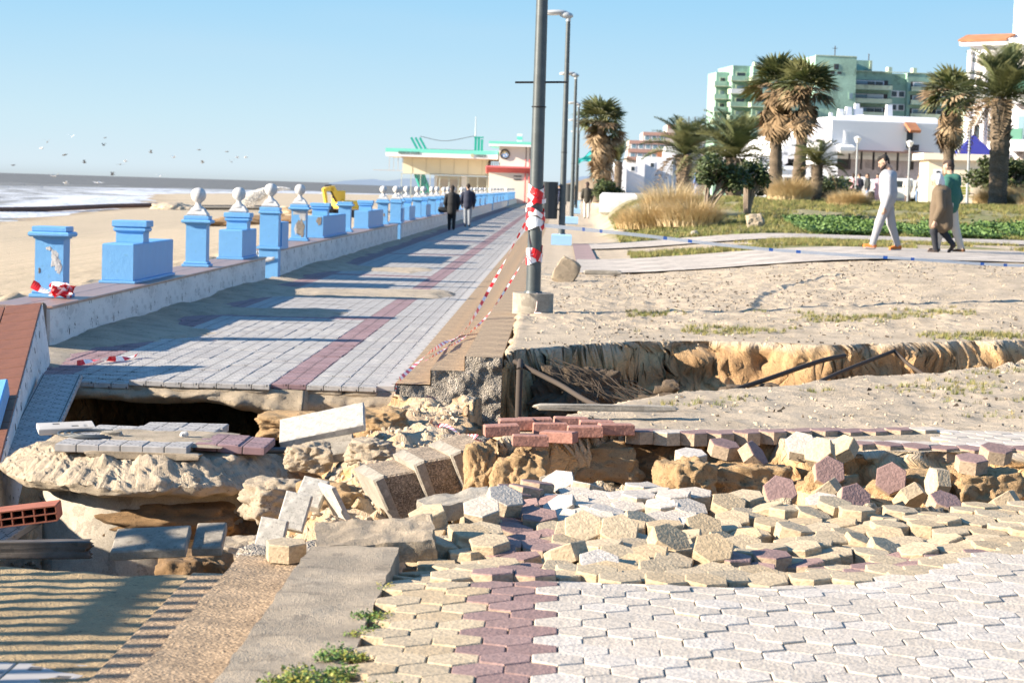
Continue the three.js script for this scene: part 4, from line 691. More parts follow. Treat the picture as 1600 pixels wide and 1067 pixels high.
function leafCloud(n, fn, size, seed, asp = .5) { const r = rng(seed), p = []; for (let k = 0; k < n; k++) { const [x, y, z] = fn(r), a = r() * 6.283, b = rr(-1.2, 1.2, r), l = size * rr(.6, 1.3, r), dx = Math.cos(a) * Math.cos(b) * l, dy = Math.sin(b) * l, dz = Math.sin(a) * Math.cos(b) * l, sx = -Math.sin(a) * l * asp, sz = Math.cos(a) * l * asp; p.push(x, y, z, x + dx / 2 + sx, y + dy / 2, z + dz / 2 + sz, x + dx, y + dy, z + dz, x, y, z, x + dx, y + dy, z + dz, x + dx / 2 - sx, y + dy / 2, z + dz / 2 - sz); } return tris(p); }
function clumps(list) { // leaf positions in a set of uneven clumps, denser near their skins
  return (r) => { const c = list[Math.floor(r() * list.length)], u = rr(-1, 1, r), a = r() * 6.283, q = Math.pow(r(), .45), s = Math.sqrt(1 - u * u); const n = 1 + .35 * N3(c[0] * 2 + Math.cos(a) * s * 1.6, u * 1.6, Math.sin(a) * s * 1.6 + c[2]); return [c[0] + Math.cos(a) * s * q * c[3] * n, c[1] + u * q * c[4] * n, c[2] + Math.sin(a) * s * q * c[3] * n]; };
}
function shrub(x, z, y, w, h, seed, label, o = {}) {
  const r = rng(seed), t = thing(o.name || 'shrub', label, o.cat || 'shrub', o.group, x, y, z), cl = []; const nC = o.n || 12;
  for (let k = 0; k < nC; k++) { const a = r() * 6.283, q = Math.sqrt(r()) * w * .38, lo = o.lo ?? .2; cl.push([Math.cos(a) * q + (o.shift || 0) * w, h * lerp(lo, .85, r()), Math.sin(a) * q * .8, w * rr(.14, .22, r), h * rr(.10, .2, r)]); }
  part('foliage', leafCloud(o.leaves || 2600, clumps(cl), o.size || .11, seed, .45), mBush[seed % 3], t); part('foliage', leafCloud((o.leaves || 2600) * .6, clumps(cl), o.size || .11, seed + 5, .45), mBush[(seed + 1) % 3], t);
  const br = []; for (const c of cl) { const bx0 = rr(-.08, .08, r), m = V(bx0 + c[0] * .35, c[1] * .5, c[2] * .35); br.push(tube([V(bx0, -.05, 0), m, V(c[0], c[1], c[2])], .03 * (o.br || 1), 8, 5)); for (let k = 0; k < 3; k++) br.push(tube([m, V(c[0] * .7 + rr(-.2, .2, r) * w * .3, c[1] * .8, c[2] * .7), V(c[0] + rr(-.2, .2, r) * w, c[1] + rr(0, .2, r) * h, c[2] + rr(-.1, .1, r))], .012, 6, 4)); }
  part('branches', merge(br), mat(.24, .19, .15, .95), t); return t;
}
// lawn mound planting
dryBush(2.55, -62.5, 1.9, 1.15, 101, 'big straw-coloured grass bush at the left of the lawn', 1.2, 0);
dryBush(3.7, -62, 2.0, 1.2, 103, 'straw-coloured grass bush beside the windswept shrub', 1.2, 1);
dryBush(3.35, -66, 1.7, 1.75, 105, 'tall pale plumed grass behind the straw bushes', 1, 2);
dryBush(8.05, -77, 1.5, 1.35, 107, 'straw bush left of the leaning palm trunks', 1, 1);
dryBush(9.75, -74, 1.45, .8, 109, 'low straw bush in front of the short leaning palm', 1, 0);
shrub(4.3, -64, 1.15, 1.9, 1.75, 21, 'dark windswept shrub with bare pale stems on the lawn', { lo: .5, shift: .22, leaves: 3200, n: 14, name: 'windswept_shrub' });
shrub(5.65, -66, 1.2, 1.3, 1.6, 24, 'smaller windswept shrub with forked trunk beside a boulder', { lo: .45, shift: .15, leaves: 1600, n: 10, name: 'windswept_shrub', br: 1.6 });
shrub(2.0, -95, 1.0, 1.6, 1.25, 27, 'dense dark green bush behind the person in a dark jacket', { lo: .35, leaves: 3200, n: 14 });
shrub(17.9, -88, 1.5, 3.4, 2.1, 30, 'dark green bush below the tall right palm', { lo: .4, leaves: 4200, n: 18, size: .15 });
dryBush(17.2, -86, 2.0, 1.25, 111, 'straw grass under the dark bush at right', 1, 0); dryBush(18.6, -84, 2.2, 1.35, 113, 'straw grass at the right edge of the picture', 1, 1);
shrub(9.9, -112, 1.4, 3.0, 1.5, 33, 'low dark hedge bush below the white house', { lo: .3, leaves: 2600, n: 14, size: .16 }); shrub(13.2, -112, 1.4, 4.5, 1.4, 36, 'long dark hedge in front of the white house', { lo: .3, leaves: 3600, n: 20, size: .16 });
fanPalm(2.42, .9, -140, 5.1, 1.35, 41, 'tall fan palm with long brown skirt left of the lawn', 2.4); fanPalm(2.75, .9, -141, 4.2, 1.15, 47, 'second fan palm close behind the tall one left of the lawn', 2.6);
fanPalm(8.62, 1.55, -80, 3.95, 1.0, 42, 'nearest fan palm with smooth leaning grey trunk on the lawn', 1.0, .06); fanPalm(8.1, 1.55, -82.5, 4.1, 1.05, 43, 'fan palm standing behind the nearest one on the lawn', 1.3, -.03);
fanPalm(16.75, 1.5, -95, 4.6, 1.1, 44, 'fan palm with brown skirt right of the white house', 1.3);
datePalm(9.1, 1.55, -78, 1.3, .62, 45, 'short leaning young palm with drooping fronds on the lawn', 26);
datePalm(7.5, 1.4, -95, 1.9, 1.15, 51, 'bushy date palm in front of the green apartments', 46); datePalm(6.15, 1.4, -110, 2.2, 1.15, 52, 'bushy date palm left of the one before the green apartments', 46);
datePalm(16.95, 1.6, -85, 4.1, 1.2, 53, 'large date palm at right before the white apartment block', 60); datePalm(4.4, 1.0, -170, 3.0, .9, 54, 'small far palm right of the tall fan palm', 22);
{ const o = single('boulder', lump(.52, .5, .4, 71, .3, 4, .5), mPaleSand, 'ochre boulder standing on the lawn', 'boulder'); o.position.set(5.35, upper(5.35, -60) + .17, -60); o.rotation.z = .2;
  const b = single('boulder', lump(.22, .2, .2, 72, .3, 3, .4), mConcPale, 'small pale boulder at the front of the lawn', 'boulder'); b.position.set(3.55, upper(3.55, -57.5) + .05, -57.5); const c = single('boulder', lump(.4, .2, .3, 73, .3, 3, .4), mPaleSand, 'low boulder at the left end of the lawn', 'boulder'); c.position.set(1.75, upper(1.75, -63) + .05, -63); }
{ // grass and leafy ground cover: uncountable
  const r = rng(77), tuft = grassGeo(9, .09, .035, 5, .004, .7), mats = [], cols = []; const put = (x, z, s) => { const y = z > -36 ? groundY(x, z) : upper(x, z); mats.push(MX(x, y - .006, z, 0, r() * 6.28, 0, s)); const k = r(); cols.push(new THREE.Color().setRGB(lerp(.13, .29, k), lerp(.165, .235, k), lerp(.04, .09, k))); };
  for (let k = 0; k < 9000; k++) { const x = rr(.8, 7.5, r), z = rr(-20.9, -25.5, r); const d = fbm(x * .9, 31, z * .9, 3) + .16 * sm(-24.5, -21, z) * sm(.9, 2.0, x); if (d > .17 && z < poly(zAf, x) - .05) put(x, z, rr(.5, 1, r)); }
  for (let k = 0; k < 2600; k++) { const x = rr(.3, 5, r), z = rr(-14.2, -18, r); if (fbm(x * 1.3, 37, z * 1.3, 3) + .2 * sm(2.3, 3, x) > .2 && z > poly(zAn, x) + .12) put(x, z, rr(.4, .8, r)); }
  for (let k = 0; k < 9000; k++) { const x = rr(1.5, 13, r), z = rr(-44, -51, r); if (fbm(x * .45, 41, z * .35, 3) > .02) put(x, z, rr(.9, 1.8, r)); }
  for (let k = 0; k < 26000; k++) { const z = -rr(56.5, 82, r), x = rr(1.6 + .01 * (-z - 58), 20, r); if (fbm(x * .5, 43, z * .3, 3) > -.12) put(x, z, rr(1.1, 2.3, r)); }
  stuff('grass', instanced(tuft, new THREE.MeshStandardMaterial({ roughness: .9, side: THREE.DoubleSide }), mats, cols), 'short patchy grass on the sand and on the lawn', 'grass');
  const leaf = leafCloud(26, (q) => { const a = q() * 6.28, d = Math.sqrt(q()) * .22; return [Math.cos(a) * d, rr(.02, .16, q), Math.sin(a) * d]; }, .07, 3, .6), m2 = [], c2 = [];
  for (let k = 0; k < 7000; k++) { const z = -rr(56.5, 64, r), x = rr(6.6, 19, r); if (fbm(x * .6, 47, z * .3, 3) + .05 > -.02) { m2.push(MX(x, upper(x, z), z, 0, r() * 6.28, 0, rr(.6, 1.15, r))); const q = r(); c2.push(new THREE.Color().setRGB(lerp(.055, .11, q), lerp(.115, .185, q), lerp(.02, .045, q))); } }
  stuff('ground_cover', instanced(leaf, new THREE.MeshStandardMaterial({ roughness: .7, side: THREE.DoubleSide }), m2, c2), 'bright green leafy ground cover along the front of the lawn', 'plants');
  const m5 = [], fl = new THREE.TetrahedronGeometry(.016, 0); for (let k = 0; k < 2600; k++) { const far = r() < .6, x = rr(-.1, 7.5, r), z = far ? -rr(26, 36, r) : -rr(13, 24, r); if (fbm(x * .8, 51, z * .5, 3) < -.02) continue; if (z < poly(zAn, x) && z > poly(zAf, x)) continue; m5.push(MX(x, groundY(x, Math.max(z, -35.8)) + .004, z, r() * 3, r() * 3, r() * 3, rr(.5, 2.4, r), rr(.3, .9, r), rr(.5, 1.6, r))); }
  stuff('litter', instanced(fl, mat(.085, .065, .045, .95), m5), 'dark flakes of driftwood and dead leaves strewn on the sand', 'litter');
  // weeds in the joint between kerb and pavers
  const m3 = [], c3 = [], wl = leafCloud(70, (q) => { const a = q() * 6.28, d = Math.sqrt(q()) * .04; return [Math.cos(a) * d, rr(.002, .022, q), Math.sin(a) * d]; }, .010, 8, .45);
  const weed = (x, z, n, sp, s) => { for (let k = 0; k < n; k++) { m3.push(MX(x + rr(-sp, sp, r), paveY(x, z) - .012, z + rr(-sp, sp, r) * 1.3, 0, r() * 6.28, 0, s * rr(.6, 1.2, r))); const q = r(); c3.push(new THREE.Color().setRGB(lerp(.09, .30, q * q), lerp(.16, .26, q), .04)); } };
  weed(-.575, -7.75, 4, .03, .8); weed(-.585, -7.2, 10, .04, 1); weed(-.6, -6.95, 6, .04, .9); weed(-.63, -6.6, 14, .05, 1.1); weed(-.66, -6.25, 22, .08, 1.2); weed(-.72, -6.05, 34, .10, 1.2); weed(-.50, -6.05, 14, .07, 1); weed(-.35, -6.08, 6, .04, .8);
  for (const [x, z] of [[.31, -6.2], [.42, -6.35], [.55, -6.6], [-.16, -6.4], [.36, -7.6], [.65, -6.9]]) weed(x, z, 1, .01, .35);
  stuff('weeds', instanced(wl, new THREE.MeshStandardMaterial({ roughness: .7, side: THREE.DoubleSide }), m3, c3), 'small green weeds along the joint between kerb and pavers', 'weeds');
  const m4 = []; const pg = new THREE.IcosahedronGeometry(.012, 0); for (let k = 0; k < 4000; k++) { const x = rr(-.3, 8, r), z = -rr(12.9, 40, r); m4.push(MX(x, groundY(x, Math.max(z, -35.5)) + (z < -35.5 ? upper(x, z) - groundY(x, -35.5) : 0), z, r() * 3, r() * 3, r() * 3, rr(.4, 2.2, r), rr(.3, 1.2, r), rr(.4, 2, r))); }
  for (let k = 0; k < 3500; k++) { const x = rr(-4, -.7, r), z = -rr(9.8, 18, r); m4.push(MX(x, groundY(x, z) + .004, z, r() * 3, r() * 3, r() * 3, rr(.5, 3, r), rr(.4, 2, r), rr(.5, 3, r))); }
  stuff('pebbles', instanced(pg, mat(.40, .325, .235, .95), m4), 'small pebbles and sand crumbs scattered on the ground', 'pebbles');
}
// ---------- paved paths on the upper ground ----------
{
  const mp = mat(.60, .525, .45, .95, { map: rep(tConc, .5), bumpMap: rep(tHexB, 1.5), bumpScale: .003 }), mpp = mat(.40, .275, .26, .95, { map: rep(tConc, .5) });
  const strip = (x0, x1, z0, z1, m, name, label) => { const nx = 160, nz = 12, g = new THREE.PlaneGeometry(1, 1, nx, nz), p = g.attributes.position; for (let i = 0; i < p.count; i++) { const u = p.getX(i) + .5, v = p.getY(i) + .5, x = lerp(x0, x1, u), e = .1 * fbm(x * 1.2, v > .5 ? 3 : 9, 2, 3), z = lerp(z0 + (v < .5 ? e : 0), z1 + (v > .5 ? e : 0), v); p.setXYZ(i, x, upper(x, z) + .032, z); } g.computeVertexNormals(); return struct(name, muv(g), m, label); };
  strip(.35, 16, -36.5, -43.5, mp, 'paved_path', 'pale paved path where the three walkers pass'); strip(.75, 22, -51.2, -56, mp, 'paved_path', 'far pale path in front of the lawn'); strip(.33, .75, -36.8, -56, mpp, 'path_border', 'purple border strip of the paved path beside the blue lamp base');
  strip(5, 60, -98, -128, mp, 'paved_square', 'pale paved square behind the lawn where people stand');
  // broken slabs at the torn edge of the path
  const o = single('broken_slab', tf(lump(.42, .5, .16, 81, .2, 3, .7), 0, 0, 0), mConc, 'broken slab standing behind the taped lamp post', 'slab'); o.position.set(.12, .45, -33.5); o.rotation.z = -.5;
  const o2 = single('broken_slab', tf(lump(.75, .1, .2, 82, .1, 3, .9), 0, 0, 0), mConcPale, 'long broken kerb slab at the torn edge of the path', 'slab'); o2.position.set(.72, .38, -35.6); o2.rotation.y = .1;
}
// ---------- street lamps along the promenade ----------
function promLamp(x, y, z, o) {
  const t = thing('street_lamp', o.label, 'street lamp', 'lamp posts along the promenade steps', x, y, z);
  if (o.round) part('base', muv(new THREE.CylinderGeometry(.235, .235, .24, 40).translate(0, .10, 0)), mConcPale, t, 'round pale concrete base'); else part('base', cbox(.52, .30, .52, .03).translate(0, .13, 0), mat(.36, .58, .80, .7, { map: rep(tPaint, 1) }), t, 'light blue painted base block');
  const by = o.round ? .215 : .275; part('pole', merge([muv(new THREE.CylinderGeometry(.055, .085, 5.75 - by, 24).translate(0, (5.75 - by) / 2 + by, 0)), muv(new THREE.CylinderGeometry(.10, .11, .03, 24).translate(0, by + .012, 0))]), mPole, t);
  part('joint_ring', new THREE.TorusGeometry(.078, .008, 6, 24).rotateX(Math.PI / 2).translate(0, 2.35, 0), mBlack, t);
  if (o.arm) part('banner_arm', rod(V(-.28, 2.62, 0), V(.32, 2.64, 0), .012, .012, 8), mBlack, t);
  const h = merge([tf(new THREE.SphereGeometry(.16, 20, 12), -.06, 5.80, 0, 0, 0, -.15, 1.15, .55, .8), tf(new THREE.SphereGeometry(.16, 24, 12), -.34, 5.86, 0, 0, 0, .04, 2.0, .42, .95), muv(new THREE.CylinderGeometry(.07, .06, .16, 16).translate(0, 5.72, 0))]); part('lamp_head', h, mat(.42, .44, .45, .4), t, 'grey shell of the lamp head'); part('diffuser', tf(new THREE.SphereGeometry(.14, 20, 10), -.38, 5.825, 0, 0, 0, .04, 1.9, .32, .85), mat(.75, .75, .72, .3), t);
  return t;
}
const mPole = mat(.115, .135, .14, .42, { map: rep(tGrain, 1.5), metalness: .2 });
promLamp(-.285, .30, -25.0, { round: 1, arm: 1, label: 'nearest grey lamp post wrapped in red and white tape, on a round concrete base' });
promLamp(.045, .30, -55.3, { label: 'second grey lamp post with light blue base and dark litter bin' });
promLamp(.44, .38, -85.5, { label: 'third grey lamp post with light blue base' }); promLamp(.80, .45, -116, { label: 'fourth lamp post, beside the person in a dark jacket' }); promLamp(1.0, .5, -146, { label: 'fifth lamp post, behind the turquoise cloth' }); promLamp(1.3, .55, -176, { label: 'sixth lamp post, farthest in the row' });
{ const t = thing('litter_bin', 'dark ribbed litter bin mounted on the second lamp post', 'litter bin', null, -.36, 1.0, -55.35); const s = []; for (let k = 0; k < 20; k++) { const a = k / 20 * 6.283; s.push(tf(cbox(.085, .92, .02, .004), Math.cos(a) * .27, .42, Math.sin(a) * .27, 0, -a + Math.PI / 2, 0)); } const m = mat(.035, .04, .042, .6); s.forEach((g) => part('slat', g, m, t)); part('drum', muv(new THREE.CylinderGeometry(.255, .255, .9, 28).translate(0, .42, 0)), m, t); part('rim', new THREE.TorusGeometry(.27, .018, 6, 28).rotateX(Math.PI / 2).translate(0, .88, 0), m, t); part('bracket', merge([rod(V(.2, .7, 0), V(.40, .7, 0), .02), rod(V(.2, .2, 0), V(.40, .2, 0), .02)]), m, t);
  const b = copyOf(t, 'farther dark litter bin mounted on the fourth lamp post'); b.position.set(.42, 1.1, -116.1); }
{ const m = leafM(.02, .50, .48, .3), pl = new THREE.PlaneGeometry(1.7, 1.3, 20, 16), p = pl.attributes.position; for (let i = 0; i < p.count; i++) { const x = p.getX(i), y = p.getY(i); p.setXYZ(i, x * (1 - .35 * Math.abs(y)), y * (.5 + .3 * Math.sin(x * 3)) + .35 * x, .22 * Math.sin(x * 6 + y * 4) + .1 * Math.sin(y * 9)); } pl.computeVertexNormals(); const c = single('fluttering_cloth', pl, m, 'turquoise cloth fluttering from the fifth lamp post', 'cloth'); c.position.set(1.75, 3.9, -145.5); const c2 = single('hanging_cloth', tf(pl, 0, 0, 0, 0, 0, 1.5, .9, .5, .6), leafM(.45, .72, .72, .3), 'pale turquoise cloth hanging below the fluttering one', 'cloth'); c2.position.set(2.2, 2.45, -145.5); }
// ---------- buildings ----------
const mBGreen = mat(.36, .56, .455, .9, { map: rep(tConc, .08) }), mBGreenPale = mat(.62, .71, .52, .9, { map: rep(tConc, .1) }), mBWhite = mat(.74, .735, .75, .9, { bumpMap: rep(tGrainB, .3), bumpScale: .01 }), mGlassDark = mat(.035, .045, .055, .12, {}), mGlassBlue = mat(.16, .24, .29, .15), mOrange = mat(.60, .25, .12, .85, { map: rep(tGrain, .6) }), mDark = mat(.05, .04, .04, .7), mBPink = mat(.66, .58, .53, .9, { map: rep(tConc, .1) }), mBBrown = mat(.36, .215, .18, .9), mAwn = mat(.62, .63, .65, .8);
const PB = (t, name, m, x0, x1, y0, y1, z0, z1, label) => part(name, pbox(x0, x1, y0, y1, z0, z1), m, t, label);
function win(t, x0, x1, y0, y1, z, m = mGlassDark, fm = mBWhite) { const f = PB(t, 'window', fm, x0 - .08, x1 + .08, y0 - .08, y1 + .08, z - .2, z + .04); const n = Math.max(1, Math.round((x1 - x0) / 1.1)); for (let k = 0; k < n; k++) part('pane', pbox(lerp(x0, x1, k / n) + .03, lerp(x0, x1, (k + 1) / n) - .03, y0, y1, z + .03, z + .06), m, f); return f; }
{ // green apartment block, 220 m away
  const t = thing('apartment_building', 'pale green apartment block with stepped balconies behind the palms', 'building', null, 15.87, 8.3, -220, .15), k = 220 / 3400, u = (a) => a * k;
  const vol = (x0, x1, top, z0, depth = 14, m = mBGreen) => PB(t, 'block', m, u(x0), u(x1), -9, u(top), z0 - depth, z0);
  vol(0, 22, 89, -3, 4); vol(21, 49, 99, -1.5, 7); vol(48, 82, 98, 0); vol(80, 145, 97, -1); vol(144, 210, 117, .6); vol(207, 277, 97, -1.4); vol(275, 303, 96, -1.9); vol(302, 390, 97, -1.2); PB(t, 'roof_house', mBGreen, u(219), u(251), u(96), u(116), -8, -3); PB(t, 'roof_house', mBGreenPale, u(247), u(251), u(96), u(116), -9, -2.9);
  for (const [a, b] of [[288, 294], [329, 335], [68, 71]]) PB(t, 'chimney', mBGreenPale, u(a), u(b), u(96), u(109), -6, -5);
  // left wing: bay balconies, one stack for each step
  for (const [x0, x1, z, n, y0] of [[1, 22, -3, 6, 76], [22, 49, -1.5, 6, 84], [50, 80, 0, 6, 84]]) for (let f = 0; f < n; f++) { const y = y0 - f * 20; PB(t, 'balcony_slab', mBGreenPale, u(x0) - .5, u(x1) - .2, u(y - 10), u(y - 9), z - .2, z + 1.3); PB(t, 'balcony_parapet', f % 3 === 1 && x0 === 22 ? mAwn : mBGreen, u(x0) - .5, u(x1) - .6, u(y - 9), u(y - 2), z + 1.15, z + 1.3); PB(t, 'balcony_parapet', mBGreenPale, u(x0) - .5, u(x0) - .38, u(y - 9), u(y - 2), z - .2, z + 1.15); win(t, u(x0) + .35, u(x1) - .5, u(y - 7), u(y + 4), z, f % 2 ? mGlassBlue : mGlassDark, mBGreenPale); }
  // right wing: long loggias
  for (const [x0, x1, z] of [[209, 274, -1.4], [304, 388, -1.2]]) for (let f = 0; f < 6; f++) { const y = 78 - f * 21; PB(t, 'loggia', mDark, u(x0) + .2, u(x1) - .2, u(y - 8), u(y + 6), z - .5, z + .05); win(t, u(x0) + .5, u(x0) + 1.9, u(y - 7), u(y + 4), z + .02, mGlassBlue); win(t, u(x1) - 2.4, u(x1) - .7, u(y - 7), u(y + 4), z + .02, f === 1 ? mAwn : mGlassDark); PB(t, 'balcony_parapet', mBGreenPale, u(x0), u(x1), u(y - 9), u(y - 2.5), z + .9, z + 1.05); PB(t, 'balcony_slab', mBGreen, u(x0), u(x1), u(y - 10), u(y - 9), z - .2, z + 1.05); PB(t, 'handrail', mDark, u(x0), u(x1), u(y - 1.4), u(y - .8), z + .92, z + 1.02); }
  for (let f = 0; f < 5; f++) for (const x of [284, 296]) win(t, u(x) - .3, u(x) + .3, u(60 - f * 21), u(68 - f * 21), -1.9); win(t, u(175), u(180), u(98), u(104), .6, mGlassDark, mDark); win(t, u(170), u(174), u(91), u(92.5), .6, mGlassDark, mDark); win(t, u(181), u(185), u(91), u(92.5), .6, mGlassDark, mDark);
  for (let f = 0; f < 5; f++) win(t, u(200), u(206), u(52 - f * 21), u(61 - f * 21), .6, mGlassBlue, mBGreen);
  PB(t, 'parapet', mBGreenPale, u(144), u(210), u(117), u(118.2), .45, .65); PB(t, 'parapet', mBGreenPale, u(207), u(390), u(97), u(98), -1.35, -1.1); part('antenna', merge([rod(V(u(190), u(117), -3), V(u(190), u(137), -3), .05), rod(V(u(186), u(133), -3), V(u(194), u(133), -3), .03), rod(V(u(250), u(116), -4), V(u(250), u(128), -4), .05)]), mDark, t);
}
{ // white stepped house, 150 m away
  const t = thing('white_house', 'white stepped house with rounded parapets, chimneys and a tiled balcony canopy', 'house', null, 18.4, 4.9, -150, .24), k = 150 / 3400, u = (a) => a * k, B = (n, m, x0, x1, y0, y1, z0, z1, l) => part(n, tf(cbox(u(x1 - x0), u(y1 - y0), z1 - z0, .25), u((x0 + x1) / 2), u((y0 + y1) / 2), (z0 + z1) / 2), m, t, l);
  B('wall', mBWhite, 0, 182, -12, 53, -9, 0); B('wall', mBWhite, 52, 182, 40, 57.5, -9, -.3); B('lower_wall', mat(.70, .60, .62, .9, { map: rep(tConc, .1) }), 12, 160, -80, 1.5, -8, -.6, 'pinkish lower storey');
  B('parapet', mBWhite, -18, 12, 18, 46, -10, -1); B('parapet', mBWhite, -30, -8, 8, 34, -11, -2); B('parapet', mBWhite, -44, -20, -4, 24, -12, -3); B('parapet', mBWhite, -62, -36, -14, 12, -12, -2); B('parapet', mBWhite, -84, -54, -26, 2, -13, -2); B('parapet', mBWhite, -100, -76, -40, -10, -14, -2); B('parapet', mBWhite, -26, 4, -26, 12, -8, .8); B('terrace_wall', mBWhite, 4, 30, -4, 10, -1, 1.2); B('terrace_wall', mBWhite, -90, -20, -70, -26, -10, .5);
  for (const [x0, x1, y] of [[33, 39, 63], [47, 57, 69], [60, 71, 73], [75, 84, 79], [83, 90, 72], [129, 140, 79]]) { const w = u(x1 - x0), h = u(y - 46), g = new THREE.CylinderGeometry(w * .55, w * .72, h, 4, 1).rotateY(Math.PI / 4); part('chimney', muv(flat(tf(g, u((x0 + x1) / 2), u(46) + h / 2, -4.5, 0, 0, 0, 1, 1, .9))), mBWhite, t); }
  PB(t, 'eave', mBBrown, u(14), u(162), u(0), u(2.2), -.6, .9); for (let x = 24; x < 160; x += 20) PB(t, 'post', mDark, u(x), u(x + 1.4), u(-28), u(0), .55, .8);
  PB(t, 'balcony_door', mGlassDark, u(124), u(134), u(8), u(34), -.05, .08); part('tiled_canopy', tf(pbox(-u(9), u(9), -.1, .1, -.6, .6), u(129), u(40), .5, .5), mOrange, t, 'orange tiled canopy'); PB(t, 'canopy_beam', mDark, u(121), u(138), u(34), u(36), 0, .9); part('balcony_rail', merge(Array.from({ length: 9 }, (_, i) => rod(V(u(122 + i * 1.9), u(5), .8), V(u(122 + i * 1.9), u(13), .8), .04)).concat([pbox(u(121), u(138), u(12.5), u(13.4), .75, .85), pbox(u(121), u(138), u(3.8), u(5), 0, .85)])), mDark, t);
  PB(t, 'arched_door', mDark, u(137), u(143), u(-25), u(-14), -.62, -.5); part('arched_door', new THREE.CylinderGeometry(u(3), u(3), .12, 20).rotateX(Math.PI / 2).translate(u(140), u(-14), -.56), mDark, t); PB(t, 'garage_door', mDark, u(14), u(38), u(-28), u(-4), -.62, -.5); win(t, u(22), u(30), u(14), u(30), 0, mAwn);
  const w = thing('garden_wall', 'long low white garden wall in front of the white house', 'wall', null, 16.6, 2.0, -141); part('wall_body', merge([tf(cbox(9, 1.9, .4, .12), 0, .0, 0), tf(cbox(1.9, 1.3, .5, .3), .2, 1.1, 0)]), mBWhite, w);
}
{ // white apartment block at right, turned toward the sea
  const t = thing('apartment_building', 'white apartment block with orange roof edge and tall arches at the right edge', 'building', null, 23.9, 1.3, -130, -.72), k = .0382 * 1.38;
  PB(t, 'block', mBWhite, 0, 30, -2, 9.9, -12, 0); PB(t, 'block', mBWhite, 2.6, 7.2, 9.7, 12.9, -9, -.35); PB(t, 'block', mBWhite, 7, 30, 9.7, 11.3, -9, -.5); PB(t, 'corner_block', mBGreenPale, -1.6, .4, -2, 8.1, -11, -.8);
  part('roof_edge', tf(pbox(-.4, 2.8, -.06, .06, -.3, .75), 0, 10.1, 0, .35), mOrange, t, 'orange tiled roof edge'); part('roof_edge', tf(pbox(7, 30, -.06, .06, -.3, .85), 0, 11.6, -.3, .35), mOrange, t, 'orange tiled roof edge'); PB(t, 'cornice', mBWhite, -.4, 30, 9.55, 9.92, -.2, .55);
  for (let f = 0; f < 4; f++) { const y = 6.7 - f * 2.75; for (const [x, w, a] of [[.5, .55, 0], [1.4, .6, 0], [3.4, .5, 1], [4.5, .5, 1], [5.6, .5, 1], [8.2, 1.2, 0], [10.4, 1.2, 0], [13, 1.2, 1], [15.5, 1.2, 0]]) { const bk = PB(t, 'loggia', mBPink, x, x + w, y, y + 2.3, -.3, .02); part('window', pbox(x + .06, x + w - .06, y + .05, y + (a ? 1.5 : .95), .03, .05), a ? mGlassBlue : mGlassDark, bk); if (a) part('arch', new THREE.CylinderGeometry(w / 2, w / 2, .3, 20).rotateX(Math.PI / 2).translate(x + w / 2, y + 2.3, -.13), mBPink, bk); } for (const x of [.1, 1.15, 2.2]) PB(t, 'column', mBWhite, x - .12, x + .12, y - .1, y + 2.6, -.05, .25); PB(t, 'balcony', mBWhite, 3.1, 6.5, y - .55, y + .1, 0, .8 + .3 * (f % 2)); PB(t, 'shutter', mat(.05, .17, .12, .7), 3.3, 4.2, y + .1, y + .75, .82, .9); }
  part('awning', tf(pbox(-1.3, 1.3, -.05, .05, -.7, .7), 1.6, 3.0, .9, .45), mOrange, t, 'orange tiled porch roof'); part('awning', tf(pbox(-1.5, 1.5, -.05, .05, -.7, .7), 7.2, 3.4, .9, .45), mOrange, t, 'orange tiled porch roof');
}
{ // pinkish terraced block, 300 m away
  const t = thing('apartment_building', 'far pinkish terraced block with brown parapets', 'building', null, 8.9, 5.5, -300), k = 300 / 3400, u = (a) => a * k;
  for (const [x0, x1, y1, z] of [[0, 60, 22, 3], [2, 66, 36, 1], [24, 72, 50, -1], [62, 145, 63, -2], [-2, 40, 10, 4]]) { PB(t, 'block', mBPink, u(x0), u(x1), -6, u(y1), z - 12, z); PB(t, 'parapet', mBBrown, u(x0) + .02, u(x1) + .02, u(y1 - 5), u(y1), z - .3, z + .25); }
  for (const [x0, x1, y, z] of [[4, 58, 9, 3.02], [6, 62, 24, 1.02], [27, 66, 38, -.98], [75, 140, 46, -1.98], [75, 140, 30, -1.98]]) for (let x = x0; x < x1 - 7; x += 11) win(t, u(x), u(x + 7), u(y), u(y + 6), z, mGlassBlue);
  PB(t, 'block', mOrange, u(46), u(74), u(4), u(20), 2.5, 3.6, 'terracotta wall'); part('antenna', merge([66, 70, 98, 108, 140, 148].map((x) => rod(V(u(x), u(48), -6), V(u(x), u(x > 90 ? 78 : 66), -6), .06))), mDark, t);
  const w = thing('white_bungalow', 'low white bungalows below the pinkish block', 'house', null, 4.6, 1.2, -190); for (const [x0, x1, y, z] of [[0, 2.6, 3.0, 0], [2.2, 5.2, 3.6, -3], [4.6, 6.4, 4.6, -5], [-1.5, 1, 2.4, 1]]) PB(w, 'wall', mBWhite, x0, x1, -1, y, z - 6, z); for (const [x, y] of [[.5, 2.1], [1.4, 2.3], [3.2, 2.7], [-.6, 1.6]]) win(w, x, x + .35, y, y + .35, x > 2 ? -3 : x < 0 ? 1 : 0); const s = single('planter_wall', tf(cbox(1.6, .95, .4, .2), 0, 0, 0), mBWhite, 'white curved planter wall under the dark green bush', 'wall'); s.position.set(2.45, 1.15, -93); }
